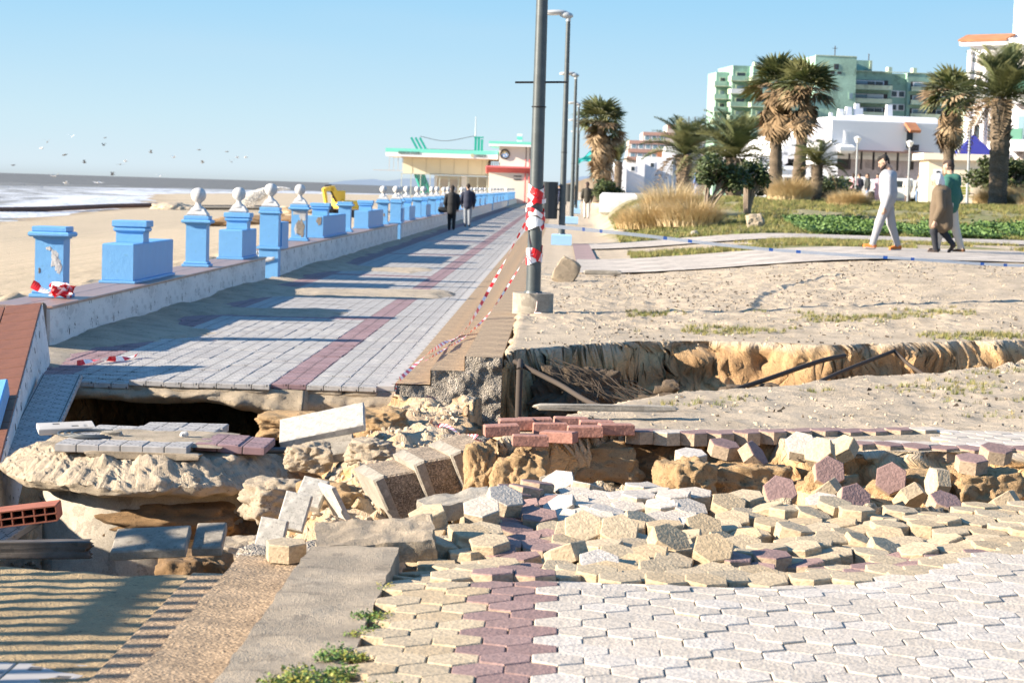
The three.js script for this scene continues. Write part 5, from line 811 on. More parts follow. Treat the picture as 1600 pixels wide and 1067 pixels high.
{ // small kiosk, tent and low houses at right
  const t = thing('kiosk', 'small cream flat-roofed kiosk behind the fan palm', 'kiosk', null, 20.9, 1.4, -118); PB(t, 'wall', mat(.74, .64, .48, .9), -1.15, 2.2, 0, 2.5, -3, 0); PB(t, 'roof', mat(.74, .66, .52, .9), -1.5, 2.5, 2.5, 2.85, -3.3, .35); win(t, -.75, -.5, 1.1, 1.9, 0);
  const g = new THREE.ConeGeometry(2.0, 1.55, 4).rotateY(Math.PI / 4); const tt = thing('gazebo_tent', 'dark blue pointed gazebo roof behind the kiosk', 'tent', null, 23.6, 1.5, -126); part('roof', flat(g.clone()).translate(0, 3.3, 0), mat(.025, .03, .22, .7), tt); for (const [a, b] of [[-1.3, -1.3], [1.3, -1.3], [-1.3, 1.3], [1.3, 1.3]]) part('leg', rod(V(a, 0, b), V(a, 2.55, b), .04), mBWhite, tt);
  const d = thing('play_dome', 'small pale green and yellow dome beside the gazebo', 'dome', null, 20.6, 1.6, -100); part('shell', tf(new THREE.SphereGeometry(.75, 24, 14, 0, 6.283, 0, 1.57), 0, 1.0, 0), mat(.35, .62, .48, .6), d); part('lower_shell', muv(new THREE.CylinderGeometry(.75, .8, 1.0, 24).translate(0, .5, 0)), mat(.66, .62, .28, .6), d);
  for (const [x, z, h, l] of [[17.5, -130, 3.8, 'globe lamp post left of the walkers before the white house'], [20.6, -130, 3.65, 'globe lamp post between the walkers before the white house'], [21.7, -120, 4.0, 'globe lamp post before the kiosk'], [18.55, -100, 3.9, 'tall lamp post beside the yellow bench']]) { const q = thing('globe_lamp', l, 'street lamp', 'lamps on the square', x, 1.5, z); part('post', rod(V(0, -.1, 0), V(0, h - .3, 0), .065, .05, 10), mat(.30, .32, .33, .5), q); part('shade', merge([tf(new THREE.CylinderGeometry(.22, .10, .3, 12), 0, h - .18, 0), tf(new THREE.CylinderGeometry(.06, .27, .12, 12), 0, h + .02, 0)]), mat(.70, .68, .62, .4), q); }
  const b = thing('bench', 'yellow slatted bench with dark frame behind the walkers', 'bench', null, 20.2, 1.5, -110, .5); const y = mat(.72, .62, .06, .6); for (let k = 0; k < 3; k++) { part('seat_slat', tf(cbox(1.3, .04, .11, .01), 0, .45, -.15 + k * .13), y, b); part('back_slat', tf(cbox(1.3, .12, .03, .01), 0, .6 + k * .14, -.25 - k * .03, -.2), y, b); } for (const s of [-.55, .55]) { part('leg', merge([rod(V(s, 0, .15), V(s, .43, .12), .03), rod(V(s, 0, -.25), V(s, .95, -.32), .03), rod(V(s, .62, -.25), V(s, .6, .18), .025), rod(V(s, .43, .15), V(s, .6, .18), .025)]), mDark, b); }
  const n = thing('recycling_bin', 'green and turquoise bin at the right edge of the picture', 'litter bin', null, 18.95, 1.42, -90); part('body', tf(cbox(.28, .62, .5, .04), -.28, .31, 0), mat(.20, .55, .55, .5), n); part('shell', muv(new THREE.CylinderGeometry(.33, .33, .9, 24, 1, false, 0, 6.283).rotateZ(Math.PI / 2).translate(.35, .36, 0)), mat(.02, .42, .22, .45), n); part('band', muv(new THREE.CylinderGeometry(.34, .34, .05, 24).rotateZ(Math.PI / 2).translate(.12, .36, 0)), mDark, n);
  const v = thing('parked_car', 'white parked car half hidden behind the walkers', 'car', null, 17.9, 1.5, -136); const body = new THREE.Shape(); [[-2, .35], [-2, .85], [-1.2, .95], [-.7, 1.42], [.8, 1.45], [1.5, .98], [2.05, .85], [2.05, .35]].forEach(([a, c], i) => i ? body.lineTo(a, c) : body.moveTo(a, c)); part('body', new THREE.ExtrudeGeometry(body, { depth: 1.5, bevelEnabled: true, bevelSize: .08, bevelThickness: .08, bevelSegments: 2 }).translate(0, 0, -.75), mBWhite, v); for (const x of [-1.25, 1.3]) for (const z of [-.8, .8]) part('wheel', new THREE.CylinderGeometry(.33, .33, .2, 20).rotateX(Math.PI / 2).translate(x, .33, z), mBlack, v); part('side_window', pbox(-.62, .72, .98, 1.35, .83, .85), mGlassDark, v); const v2 = copyOf(v, 'white parked car behind the leaning young palm'); v2.position.set(14.4, 1.5, -136); const v3 = copyOf(v, 'white parked car seen between the walkers'); v3.position.set(21.0, 1.5, -137);
}
{ // beach club, 250 m away at the end of the promenade
  const t = thing('beach_club', 'low beach club with turquoise roof edge, glass front and round emblem', 'building', null, -20.3, .83, -250), k = 250 / 3400, u = (a) => a * k, teal = mat(.16, .58, .47, .6), cream = mat(.66, .62, .47, .85), wall = mat(.72, .64, .57, .9), red = mat(.58, .13, .13, .8), dkteal = mat(.01, .30, .23, .5);
  PB(t, 'roof_band', teal, 0, u(176), u(62), u(68), -14, 0, 'turquoise roof edge'); PB(t, 'fascia', mBWhite, .02, u(176) - .02, u(55.5), u(62), -14, -.02); PB(t, 'soffit', mat(.60, .42, .28, .9), u(24), u(176), u(54), u(55.5), -13.8, -.3); PB(t, 'upper_wall', cream, u(26), u(160), u(30), u(54), -12, -2.2);
  for (let x = 40; x < 160; x += 22) PB(t, 'panel_joint', mat(.48, .45, .34, .9), u(x), u(x) + .06, u(30), u(54), -2.21, -2.17);
  const gl = new THREE.MeshPhysicalMaterial({ color: 0xffffff, roughness: .05, transmission: 1, thickness: 0 }); for (let x = 24; x < 160; x += 15) { part('glass_pane', pbox(u(x) + .04, u(x + 15) - .04, -1, u(29), -2.24, -2.2), gl, t); PB(t, 'mullion', mat(.42, .46, .42, .5), u(x) - .05, u(x) + .05, -1, u(29.5), -2.26, -2.12); } PB(t, 'transom', mat(.40, .42, .38, .6), u(23), u(163), u(28.5), u(30), -2.28, -2.1); PB(t, 'back_wall', mat(.55, .55, .50, .9), u(75), u(160), -1, u(28), -9, -8.8); PB(t, 'column', mBWhite, u(118), u(126), -1, u(28), -4, -3.6); PB(t, 'counter', mat(.45, .40, .36, .8), u(78), u(112), -1, u(22), -5.2, -4.9); PB(t, 'column', mBWhite, u(75), u(79), -1, u(28), -3.6, -3.3);
  part('slanted_strut', merge([0, 1, 2].map((i) => rod(V(u(45 + i * 6), u(29), -3), V(u(57 + i * 6), 0, -3), .22, .22, 6))), dkteal, t, 'green slanted struts behind the glass');
  for (const i of [0, 1, 2]) part('slanted_fin', tf(pbox(-.12, .12, 0, 1.6, -.1, .1), u(49 + i * 6.8), u(67), -1.5, 0, 0, .52), dkteal, t, 'green slanted fin on the roof'); for (const i of [0, 1, 2]) part('upright_fin', pbox(u(138 + i * 5), u(138 + i * 5) + .26, u(66), u(90 - i * 2), -1.6, -1.2), dkteal, t, 'green upright fin on the roof'); part('fin_cap', pbox(u(137), u(152), u(88), u(90), -1.65, -1.15), dkteal, t); part('cable', tube([V(u(52), u(88), -1.5), V(u(90), u(82), -1.5), V(u(138), u(91), -1.5)], .03, 30, 4), mDark, t); part('mast', rod(V(u(139), u(88), -1.4), V(u(139), u(121), -1.4), .07, .04), mat(.5, .5, .5, .5), t); PB(t, 'roof_edge', mDark, u(56), u(140), u(68), u(69.6), -6, -5);
  PB(t, 'tower', wall, u(178), u(236), -1, u(76), -12, 1); PB(t, 'tower_roof', teal, u(162), u(236), u(79), u(83), -13, 2.2, 'turquoise tower roof edge'); PB(t, 'tower_fascia', mBWhite, u(162) + .02, u(236) - .02, u(75.5), u(79), -12.9, 2.18); PB(t, 'tower_base', mat(.74, .66, .56, .9), u(163), u(236.5), -1, u(36), -12, 1.8); PB(t, 'chimney', mBWhite, u(204), u(212), u(83), u(97), -4, -3); PB(t, 'chimney_band', teal, u(203.8), u(212.2), u(88), u(93), -4.05, -2.95);
  part('tile_awning', merge(Array.from({ length: 30 }, (_, i) => tf(new THREE.CylinderGeometry(.12, .12, 1.3, 8, 1), u(160 + i * 2.55), u(39), 2.1, 1.0))), red, t, 'red tiled awning'); PB(t, 'terrace', mBWhite, u(160), u(236), u(41), u(42), 0, 1.9); part('terrace_rail', merge([pbox(u(160), u(180), u(49), u(49.6), 1.7, 1.8)].concat(Array.from({ length: 6 }, (_, i) => rod(V(u(161 + i * 3.6), u(42), 1.75), V(u(161 + i * 3.6), u(49), 1.75), .04)))), mDark, t);
  for (const x of [220, 226]) { part('pipe', rod(V(u(x), -1, 2.0), V(u(x), u(56), 2.0), .08), red, t, 'red wall pipe'); part('pipe', rod(V(u(x), u(56), 2.0), V(u(x), u(75), 2.0), .08), mDark, t); } for (const y of [24, 29]) PB(t, 'vent_grille', mDark, u(202), u(214), u(y), u(y + 1.6), 1.8, 1.86);
  const em = part('emblem', new THREE.CylinderGeometry(u(6.8), u(6.8), .08, 36).rotateX(Math.PI / 2).translate(u(187), u(63.5), 1.05), mBWhite, t, 'round emblem with blue peaks'); part('emblem_ring', new THREE.TorusGeometry(u(6.8), .09, 8, 36).translate(u(187), u(63.5), 1.1), mDark, em); part('emblem_upper', new THREE.CircleGeometry(u(6.4), 30, .1, 2.9).translate(u(187), u(63.7), 1.1), mat(.62, .50, .30, .8), em); const sh = new THREE.Shape([[-5.6, -2.5], [-1.6, 1.2], [.2, -.4], [2, 3.2], [5.8, -2.2], [4, -4.4], [-3.6, -4.8]].map(([a, b]) => new THREE.Vector2(u(a), u(b)))); part('emblem_peaks', new THREE.ShapeGeometry(sh).translate(u(187), u(63.5), 1.115), mat(.14, .32, .62, .7), em); const sh2 = new THREE.Shape([[-3.6, -3.6], [-1.4, -.6], [-.2, -3.8]].map(([a, b]) => new THREE.Vector2(u(a), u(b)))), sh3 = new THREE.Shape([[1.6, -3], [1.9, .9], [4.2, -2.4]].map(([a, b]) => new THREE.Vector2(u(a), u(b)))); part('emblem_snow', merge([new THREE.ShapeGeometry(sh2), new THREE.ShapeGeometry(sh3)]).translate(u(187), u(63.5), 1.13), mBWhite, em);
  const font = await new FontLoader().loadAsync('fonts/droid/droid_sans_bold.typeface.json'); const txt = (s, size, x, y) => { const g = new TextGeometry(s, { font, size, depth: .06, curveSegments: 2 }); g.translate(x, y, 0); return g; }; part('lettering', txt('BEACH CLUB', .30, u(20), u(59.5)), mat(.12, .19, .17, .8), t, 'BEACH CLUB lettering on the roof edge'); part('lettering', txt('UNICA', .28, u(141), u(58)), mat(.12, .19, .17, .8), t, 'small dark lettering on the roof edge'); part('small_emblem', new THREE.CylinderGeometry(.22, .22, .06, 20).rotateX(Math.PI / 2).translate(u(136), u(60), .03), mat(.42, .40, .28, .8), t);
  part('deck_rail', merge([pbox(u(-22), u(26), u(33), u(34), -3, -2.8)].concat([3, 10, 17, 24].map((x) => pbox(u(x), u(x) + .05, u(34), u(55), -3, -2.9)))), mat(.40, .38, .37, .7), t);
}
{ // far hills and dunes
  const hill = (x0, x1, z, h, seed, m, label, base = -3) => { const n = 80, s = new THREE.Shape(); s.moveTo(x0, base); for (let i = 0; i <= n; i++) { const t = i / n; s.lineTo(lerp(x0, x1, t), base + h * Math.sin(Math.PI * t) ** .6 * (.6 + .55 * fbm(t * 5, seed, 1, 4)) + .2); } s.lineTo(x1, base); const g = new THREE.ExtrudeGeometry(s, { depth: 60, bevelEnabled: false }).translate(0, 0, z - 60); return struct('hill', muv(g), m, label); };
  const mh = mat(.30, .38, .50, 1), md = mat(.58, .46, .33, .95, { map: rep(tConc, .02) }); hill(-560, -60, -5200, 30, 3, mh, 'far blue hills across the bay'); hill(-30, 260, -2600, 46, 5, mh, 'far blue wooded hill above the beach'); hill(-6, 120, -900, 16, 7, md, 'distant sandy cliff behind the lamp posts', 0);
}
// ---------- people ----------
function fieldMesh(c, hx, hy, hz, res, bones, k = .025) { // bones: [ax,ay,az, bx,by,bz, ra, rb, color, flatten?]
  const mc = new MarchingCubes(res, undefined, false, false, 60000); const N = res, F = mc.field; F.fill(-1);
  const half = N / 2, q = new Float32Array(N * N * N).fill(1e3);
  for (const b of bones) {
    const R = Math.max(b[6], b[7]) + .06, lo = [Math.min(b[0], b[3]) - R, Math.min(b[1], b[4]) - R, Math.min(b[2], b[5]) - R], hi = [Math.max(b[0], b[3]) + R, Math.max(b[1], b[4]) + R, Math.max(b[2], b[5]) + R], H = [hx, hy, hz];
    const i0 = lo.map((v, a) => Math.max(0, Math.floor(((v - c[a]) / H[a]) * half + half))), i1 = hi.map((v, a) => Math.min(N - 1, Math.ceil(((v - c[a]) / H[a]) * half + half)));
    const dx = b[3] - b[0], dy = b[4] - b[1], dz = b[5] - b[2], L = dx * dx + dy * dy + dz * dz || 1e-9, fl = b[9] || 1;
    for (let z = i0[2]; z <= i1[2]; z++) for (let y = i0[1]; y <= i1[1]; y++) for (let x = i0[0]; x <= i1[0]; x++) {
      const px = c[0] + (x - half) / half * hx - b[0], py = c[1] + (y - half) / half * hy - b[1], pz = c[2] + (z - half) / half * hz - b[2], t = clamp((px * dx + py * dy + pz * dz) / L), ex = (px - dx * t) * fl, ey = py - dy * t, ez = pz - dz * t, d = Math.sqrt(ex * ex + ey * ey + ez * ez) - lerp(b[6], b[7], t), o = x + y * N + z * N * N, a = q[o];
      const h = clamp(.5 + .5 * (a - d) / k); q[o] = a > 100 ? d : lerp(a, d, h) - k * h * (1 - h);
    }
  }
  for (let i = 0; i < F.length; i++) F[i] = -Math.min(q[i], 1);
  mc.isolation = 0; mc.update(); const n = mc.count, P = new Float32Array(n * 3), C = new Float32Array(n * 3);
  for (let i = 0; i < n; i++) {
    const x = c[0] + mc.positionArray[i * 3] * hx, y = c[1] + mc.positionArray[i * 3 + 1] * hy, z = c[2] + mc.positionArray[i * 3 + 2] * hz; P.set([x, y, z], i * 3);
    let best = 1e9, col = bones[0][8]; for (const b of bones) { const dx = b[3] - b[0], dy = b[4] - b[1], dz = b[5] - b[2], L = dx * dx + dy * dy + dz * dz || 1e-9, t = clamp(((x - b[0]) * dx + (y - b[1]) * dy + (z - b[2]) * dz) / L), d = Math.hypot((x - b[0] - dx * t) * (b[9] || 1), y - b[1] - dy * t, z - b[2] - dz * t) - lerp(b[6], b[7], t); if (d < best) { best = d; col = b[8]; } }
    C.set(col, i * 3);
  }
  let g = new THREE.BufferGeometry(); g.setAttribute('position', new THREE.BufferAttribute(P, 3)); g.setAttribute('color', new THREE.BufferAttribute(C, 3)); g = mergeVertices(g, 1e-4); g.computeVertexNormals(); const o = g.toNonIndexed(); mc.geometry.dispose(); return o;
}
const mFig = new THREE.MeshStandardMaterial({ vertexColors: true, roughness: .85, bumpMap: rep(tGrainB, 6), bumpScale: .004 }), SKIN = [.50, .32, .23];
function limb(pts, rs, cols) { const r = []; for (let i = 0; i + 1 < pts.length; i++) r.push([...pts[i], ...pts[i + 1], rs[i], rs[i + 1], cols[Math.min(i, cols.length - 1)]]); return r; }
function headBones(p, tilt, yaw, skin, beard) { // built facing +x, then turned
  const e = new THREE.Euler(0, yaw, tilt, 'YZX'), M = (x, y, z) => { const v = V(x, y, z).applyEuler(e); return [p[0] + v.x, p[1] + v.y, p[2] + v.z]; }, b = (a, c, r0, r1, col) => [...M(...a), ...M(...c), r0, r1, col];
  const L = [b([-.015, .045, 0], [.02, .03, 0], .088, .08, skin), b([.02, .0, 0], [.055, -.075, 0], .068, .042, skin), b([.098, .005, 0], [.112, -.022, 0], .010, .014, skin), b([.0, -.01, .082], [-.005, .02, .085], .014, .016, skin), b([.0, -.01, -.082], [-.005, .02, -.085], .014, .016, skin), b([-.03, -.06, 0], [-.045, -.15, 0], .06, .062, skin), b([.088, .022, .032], [.09, .022, .032], .011, .011, [.05, .03, .02]), b([.088, .022, -.032], [.09, .022, -.032], .011, .011, [.05, .03, .02]), b([.086, -.058, -.02], [.086, -.058, .02], .009, .009, [.36, .15, .12])];
  if (beard) L.push(b([.045, -.06, .03], [.075, -.085, 0], .036, .036, beard), b([.045, -.06, -.03], [.075, -.085, 0], .036, .036, beard), b([.0, -.03, .065], [.04, -.07, .04], .022, .026, beard), b([.0, -.03, -.065], [.04, -.07, -.04], .022, .026, beard));
  return { L, M };
}
function handBones(w, dir, skin) { const d = V(...dir).normalize(), s = d.clone().cross(V(0, 0, 1)).normalize(), n = V(0, 0, 1), L = [], P = (f, a, q) => { const v = V(...w).addScaledVector(d, f).addScaledVector(s, a).addScaledVector(n, q); return [v.x, v.y, v.z]; }; L.push([...P(0, 0, 0), ...P(.07, 0, 0), .026, .03, skin]); [[-.027, .055], [-.009, .065], [.009, .06], [.026, .048]].forEach(([a, l]) => { L.push([...P(.075, a, 0), ...P(.075 + l * .6, a, .008), .010, .009, skin]); L.push([...P(.075 + l * .6, a, .008), ...P(.075 + l, a, .026), .009, .008, skin]); }); L.push([...P(.02, .026, 0), ...P(.055, .05, .012), .013, .011, skin]); L.push([...P(.055, .05, .012), ...P(.08, .05, .022), .011, .009, skin]); return L; }
function person(o) {
  const t = thing('person', o.label, 'person', o.group, o.x, o.y, o.z, o.ry); const res = o.res || 84;
  const H = headBones(o.head, o.tilt || 0, o.yaw || 0, o.skin || SKIN, o.beard);
  const parts = [fieldMesh([o.cx || 0, .92 * (o.s || 1), 0], .62, 1.02 * (o.s || 1), .42, res, o.bones, .03)]; parts.push(fieldMesh(o.head, .2, .24, .2, o.hres || 56, H.L, .02));
  if (o.hands) for (const [w, d] of o.hands) parts.push(fieldMesh([w[0] + d[0] * .06, w[1] + d[1] * .06, w[2]], .13, .13, .1, 48, handBones(w, d, o.skin || SKIN), .006));
  const l = parts.filter((g) => g.attributes.position.count).map((g) => { g.setAttribute('uv', new THREE.BufferAttribute(new Float32Array(g.attributes.position.count * 2).map((_, i) => i % 2 ? g.attributes.position.getY(i >> 1) : g.attributes.position.getX(i >> 1) + g.attributes.position.getZ(i >> 1)), 2)); return g; }); part('body', mergeGeometries(l), mFig, t);
  if (o.hair) { const hb = o.hair.map(([a, c, r0, r1]) => [...H.M(...a), ...H.M(...c), r0, r1, o.hairCol]); part('hair', fieldMesh([o.head[0], o.head[1] - (o.hairLow || 0), o.head[2]], .22, .22 + (o.hairLow || 0), .22, o.hres || 56, hb, .02), mFig, t); }
  if (o.scale) t.scale.setScalar(o.scale); return t;
}
const shortHair = [[[-.03, .075, 0], [.045, .095, 0], .085, .055], [[-.06, .03, 0], [-.055, -.04, 0], .062, .045], [[-.02, .04, .05], [.01, .0, .072], .045, .022], [[-.02, .04, -.05], [.01, .0, -.072], .045, .022]];
{ // man in pale tracksuit, striding to the left with bowed head
  const W = [.36, .37, .40], G = [.35, .35, .365], O = [.72, .20, .04], S = [.55, .52, .5];
  const B = [...limb([[.0, 1.0, -.09], [.16, .53, -.1], [.27, .13, -.1]], [.115, .085, .058], [G]), ...limb([[.0, 1.0, .09], [-.09, .53, .09], [-.23, .14, .09]], [.115, .085, .058], [G]), [.24, .085, -.1, .42, .085, -.1, .048, .035, O], [.25, .055, -.1, .40, .06, -.1, .04, .034, S], [-.27, .07, .09, -.10, .045, .09, .046, .036, O], [-.26, .035, .09, -.12, .03, .09, .036, .03, S],
    [0, .98, 0, .0, 1.1, 0, .15, .165, W], [.0, 1.1, 0, .02, 1.38, 0, .175, .165, W], [.02, 1.36, -.15, .02, 1.36, .15, .095, .095, W], [0.0, 1.46, 0, .06, 1.5, 0, .085, .065, W], [-.07, 1.44, 0, -.09, 1.36, 0, .085, .06, W],
    ...limb([[.02, 1.38, .2], [-.05, 1.07, .23], [.06, .83, .2]], [.075, .062, .045], [W]), ...limb([[.02, 1.38, -.2], [.02, 1.07, -.24], [.08, .84, -.2]], [.075, .062, .045], [W])];
  person({ x: 6.22, y: .735, z: -41.6, ry: Math.PI, label: 'person in pale grey tracksuit and orange shoes striding left, head bowed', group: 'walkers on the upper path', bones: B, head: [.10, 1.66, 0], tilt: -.42, beard: [.03, .02, .018], hair: shortHair, hairCol: [.018, .014, .012], hands: [[[.07, .80, .2], [.15, -1, 0]], [[.09, .81, -.2], [.15, -1, 0]]] });
}
{ // elderly person in long brown padded coat
  const C = [.135, .098, .062], T = [.02, .022, .03], S = [.05, .035, .03];
  const B = [...limb([[.0, .74, -.08], [.10, .42, -.09], [.05, .10, -.09]], [.09, .07, .05], [T]), ...limb([[.0, .74, .08], [-.06, .42, .09], [-.24, .20, .09]], [.09, .07, .05], [T]), [.03, .05, -.09, .17, .04, -.09, .042, .034, S], [-.27, .17, .09, -.18, .045, .09, .04, .03, S],
    [-.02, .60, 0, -.02, .85, 0, .20, .20, C], [-.02, .85, 0, .0, 1.12, 0, .205, .17, C], [.0, 1.1, -.12, .0, 1.1, .12, .11, .11, C], [-.06, 1.18, 0, .05, 1.20, 0, .10, .085, C], [-.10, 1.16, 0, -.12, 1.08, 0, .085, .06, C],
    ...[[.10, .10], [.10, -.10], [-.13, .10], [-.13, -.10], [.12, 0], [-.16, 0]].map(([a, q]) => [a * .6, .9, q * .7, a, .53, q, .12, .085, C]),
    ...limb([[.0, 1.12, .19], [-.03, .86, .24], [.06, .66, .22]], [.085, .075, .06], [C]), ...limb([[.0, 1.12, -.19], [-.03, .86, -.24], [.06, .66, -.22]], [.085, .075, .06], [C])];
  person({ x: 7.12, y: .72, z: -41, ry: Math.PI - .25, label: 'person with white hair and long brown padded coat walking left', group: 'walkers on the upper path', bones: B, head: [.07, 1.345, 0], tilt: -.3, s: .95, hair: [[[-.03, .07, 0], [.03, .09, 0], .092, .07], [[-.06, .02, 0], [-.06, -.05, 0], .072, .06], [[-.02, .03, .05], [0, -.03, .07], .05, .035], [[-.02, .03, -.05], [0, -.03, -.07], .05, .035]], hairCol: [.68, .66, .66], hands: [[[.07, .62, .22], [.3, -1, 0]], [[.07, .62, -.22], [.3, -1, 0]]] });
}
{ // man in green jacket and cream trousers behind
  const J = [.03, .13, .10], T = [.62, .53, .43], S = [.16, .07, .03];
  const B = [...limb([[.0, .92, -.09], [.14, .5, -.1], [.20, .10, -.1]], [.11, .085, .06], [T]), ...limb([[.0, .92, .09], [-.08, .5, .09], [-.22, .12, .09]], [.11, .085, .06], [T]), [.17, .05, -.1, .33, .045, -.1, .045, .035, S], [-.26, .06, .09, -.08, .04, .09, .045, .035, S],
    [0, .92, 0, .0, 1.1, 0, .165, .175, J], [.0, 1.1, 0, .02, 1.34, 0, .185, .175, J], [.02, 1.35, -.16, .02, 1.35, .16, .10, .10, J], [-.04, 1.43, 0, .04, 1.46, 0, .095, .07, J], [-.10, 1.42, 0, -.13, 1.32, 0, .095, .07, J],
    ...limb([[.0, 1.36, .21], [-.09, 1.06, .26], [.04, .84, .22]], [.085, .07, .05], [J]), ...limb([[.0, 1.36, -.21], [.06, 1.06, -.25], [.22, .9, -.2]], [.085, .07, .05], [J])];
  person({ x: 7.46, y: .72, z: -41.9, ry: Math.PI - .5, label: 'person in dark green jacket and cream trousers beside the brown coat', group: 'walkers on the upper path', bones: B, head: [.07, 1.62, 0], tilt: -.1, hair: shortHair, hairCol: [.04, .025, .018], hands: [[[.05, .81, .22], [.2, -1, 0]], [[.24, .88, -.2], [.7, -.7, 0]]] });
}
const backFigure = (o) => { // standing or strolling figure, low detail
  const { J, T, S = [.03, .03, .03], st = .12, w = 1, coat = .88 } = o;
  const B = [...limb([[.0, .92, -.08], [st * .5, .5, -.085], [st * .6, .1, -.085]], [.10 * w, .08, .058], [T]), ...limb([[.0, .92, .08], [-st * .3, .5, .085], [-st, .11, .085]], [.10 * w, .08, .058], [T]), [st * .6, .05, -.085, st * .6 + .15, .045, -.085, .045, .035, S], [-st, .06, .085, -st + .15, .045, .085, .045, .035, S], [0, coat, 0, 0, 1.1, 0, .165 * w, .17 * w, J], [0, 1.1, 0, .0, 1.34, 0, .18 * w, .165 * w, J], [.0, 1.35, -.15 * w, .0, 1.35, .15 * w, .095, .095, J], [-.02, 1.44, 0, .03, 1.47, 0, .085, .065, J], ...limb([[.0, 1.36, .2 * w], [-.05, 1.08, .25 * w], [.05, .86, .21 * w]], [.08, .068, .05], [J]), ...limb([[.0, 1.36, -.2 * w], [-.03, 1.08, -.25 * w], [.07, .86, -.21 * w]], [.08, .068, .05], [J]), [.07, .82, .21 * w, .08, .76, .21 * w, .035, .03, SKIN], [.09, .82, -.21 * w, .10, .76, -.21 * w, .035, .03, SKIN]];
  return person({ ...o, bones: B, head: o.head || [.03, 1.62, 0], res: o.res || 60, hres: 36, hair: o.hair || shortHair });
};
const longHair = [...shortHair, [[-.07, .0, 0], [-.10, -.22, 0], .07, .05]];
{ const a = backFigure({ x: -4.2, y: 0.005, z: -84.1, ry: Math.PI / 2 + .05, J: [.012, .012, .013], T: [.012, .012, .014], coat: .74, w: 1.1, hairCol: [.02, .014, .012], hair: longHair, hairLow: .12, label: 'person in long black coat with a dark shoulder bag walking away', group: 'couple on the promenade', scale: .98 }); part('bag', tf(lump(.2, .26, .42, 5, .12, 3, .6), .06, .80, -.36), mat(.03, .028, .024, .5), a, 'dark shoulder bag');
  backFigure({ x: -3.95, y: 0.005, z: -92.6, ry: Math.PI / 2, J: [.018, .022, .045], T: [.20, .22, .25], w: 1.12, st: .1, hairCol: [.02, .015, .012], label: 'person in navy jacket and grey trousers walking away on the promenade', group: 'couple on the promenade', scale: 1.03 }); }
backFigure({ x: 1.26, y: upper(1.26, -105), z: -105, ry: Math.PI / 2, J: [.045, .04, .03], T: [.55, .50, .45], hairCol: [.04, .025, .02], hair: longHair, hairLow: .12, label: 'person in dark hooded jacket and pale trousers beside the lamp posts', scale: 1.0 });
[[17.75, -133, [.55, .32, .34], [.10, .12, .2], 'person in pink top at the left of the standing group'], [18.25, -134, [.06, .06, .08], [.22, .27, .36], 'person in dark jacket in the standing group'], [18.75, -134, [.035, .04, .04], [.18, .26, .42], 'person with long hair and black jacket in the standing group'], [19.3, -133.5, [.55, .36, .42], [.55, .36, .42], 'person in long pale pink coat in the standing group']].forEach(([x, z, J, T, label], i) => backFigure({ x, y: 1.45, z, ry: 1.2 + i, J, T, hairCol: [.04, .025, .018], hair: i === 2 || i === 0 ? longHair : shortHair, hairLow: .12, coat: i === 3 ? .5 : .88, label, group: 'people standing on the square', res: 44, st: .04 }));
[[20.75, -131, [.66, .63, .60], [.12, .08, .07], 'person with long hair in white dress with back to the camera', .62], [21.55, -132, [.60, .58, .55], [.13, .20, .34], 'person in pale top and jeans beside the white dress', .88], [7.95, -128, [.12, .2, .42], [.14, .2, .36], 'person in blue seen under the windswept shrubs', .88], [8.5, -127, [.30, .05, .10], [.02, .02, .03], 'small person in red and black beside the one in blue', .88]].forEach(([x, z, J, T, label, coat], i) => backFigure({ x, y: 1.45, z, ry: 1.5 + .5 * i, J, T, coat, hairCol: [.05, .03, .02], hair: i === 0 ? longHair : shortHair, hairLow: .12, label, group: 'people standing on the square', res: 44, st: .05, scale: i === 3 ? .75 : 1 }));
[[-.55, -190, [.12, .04, .04]], [-.15, -192, [.04, .05, .1]], [.4, -194, [.03, .03, .04]]].forEach(([x, z, J], i) => backFigure({ x, y: .3, z, ry: i * 2, J, T: [.05, .06, .1], hairCol: [.03, .02, .015], label: ['far person in dark red at the end of the promenade steps', 'far person in navy at the end of the promenade steps', 'far person in black at the end of the promenade steps'][i], group: 'far strollers', res: 36, st: .05 }));
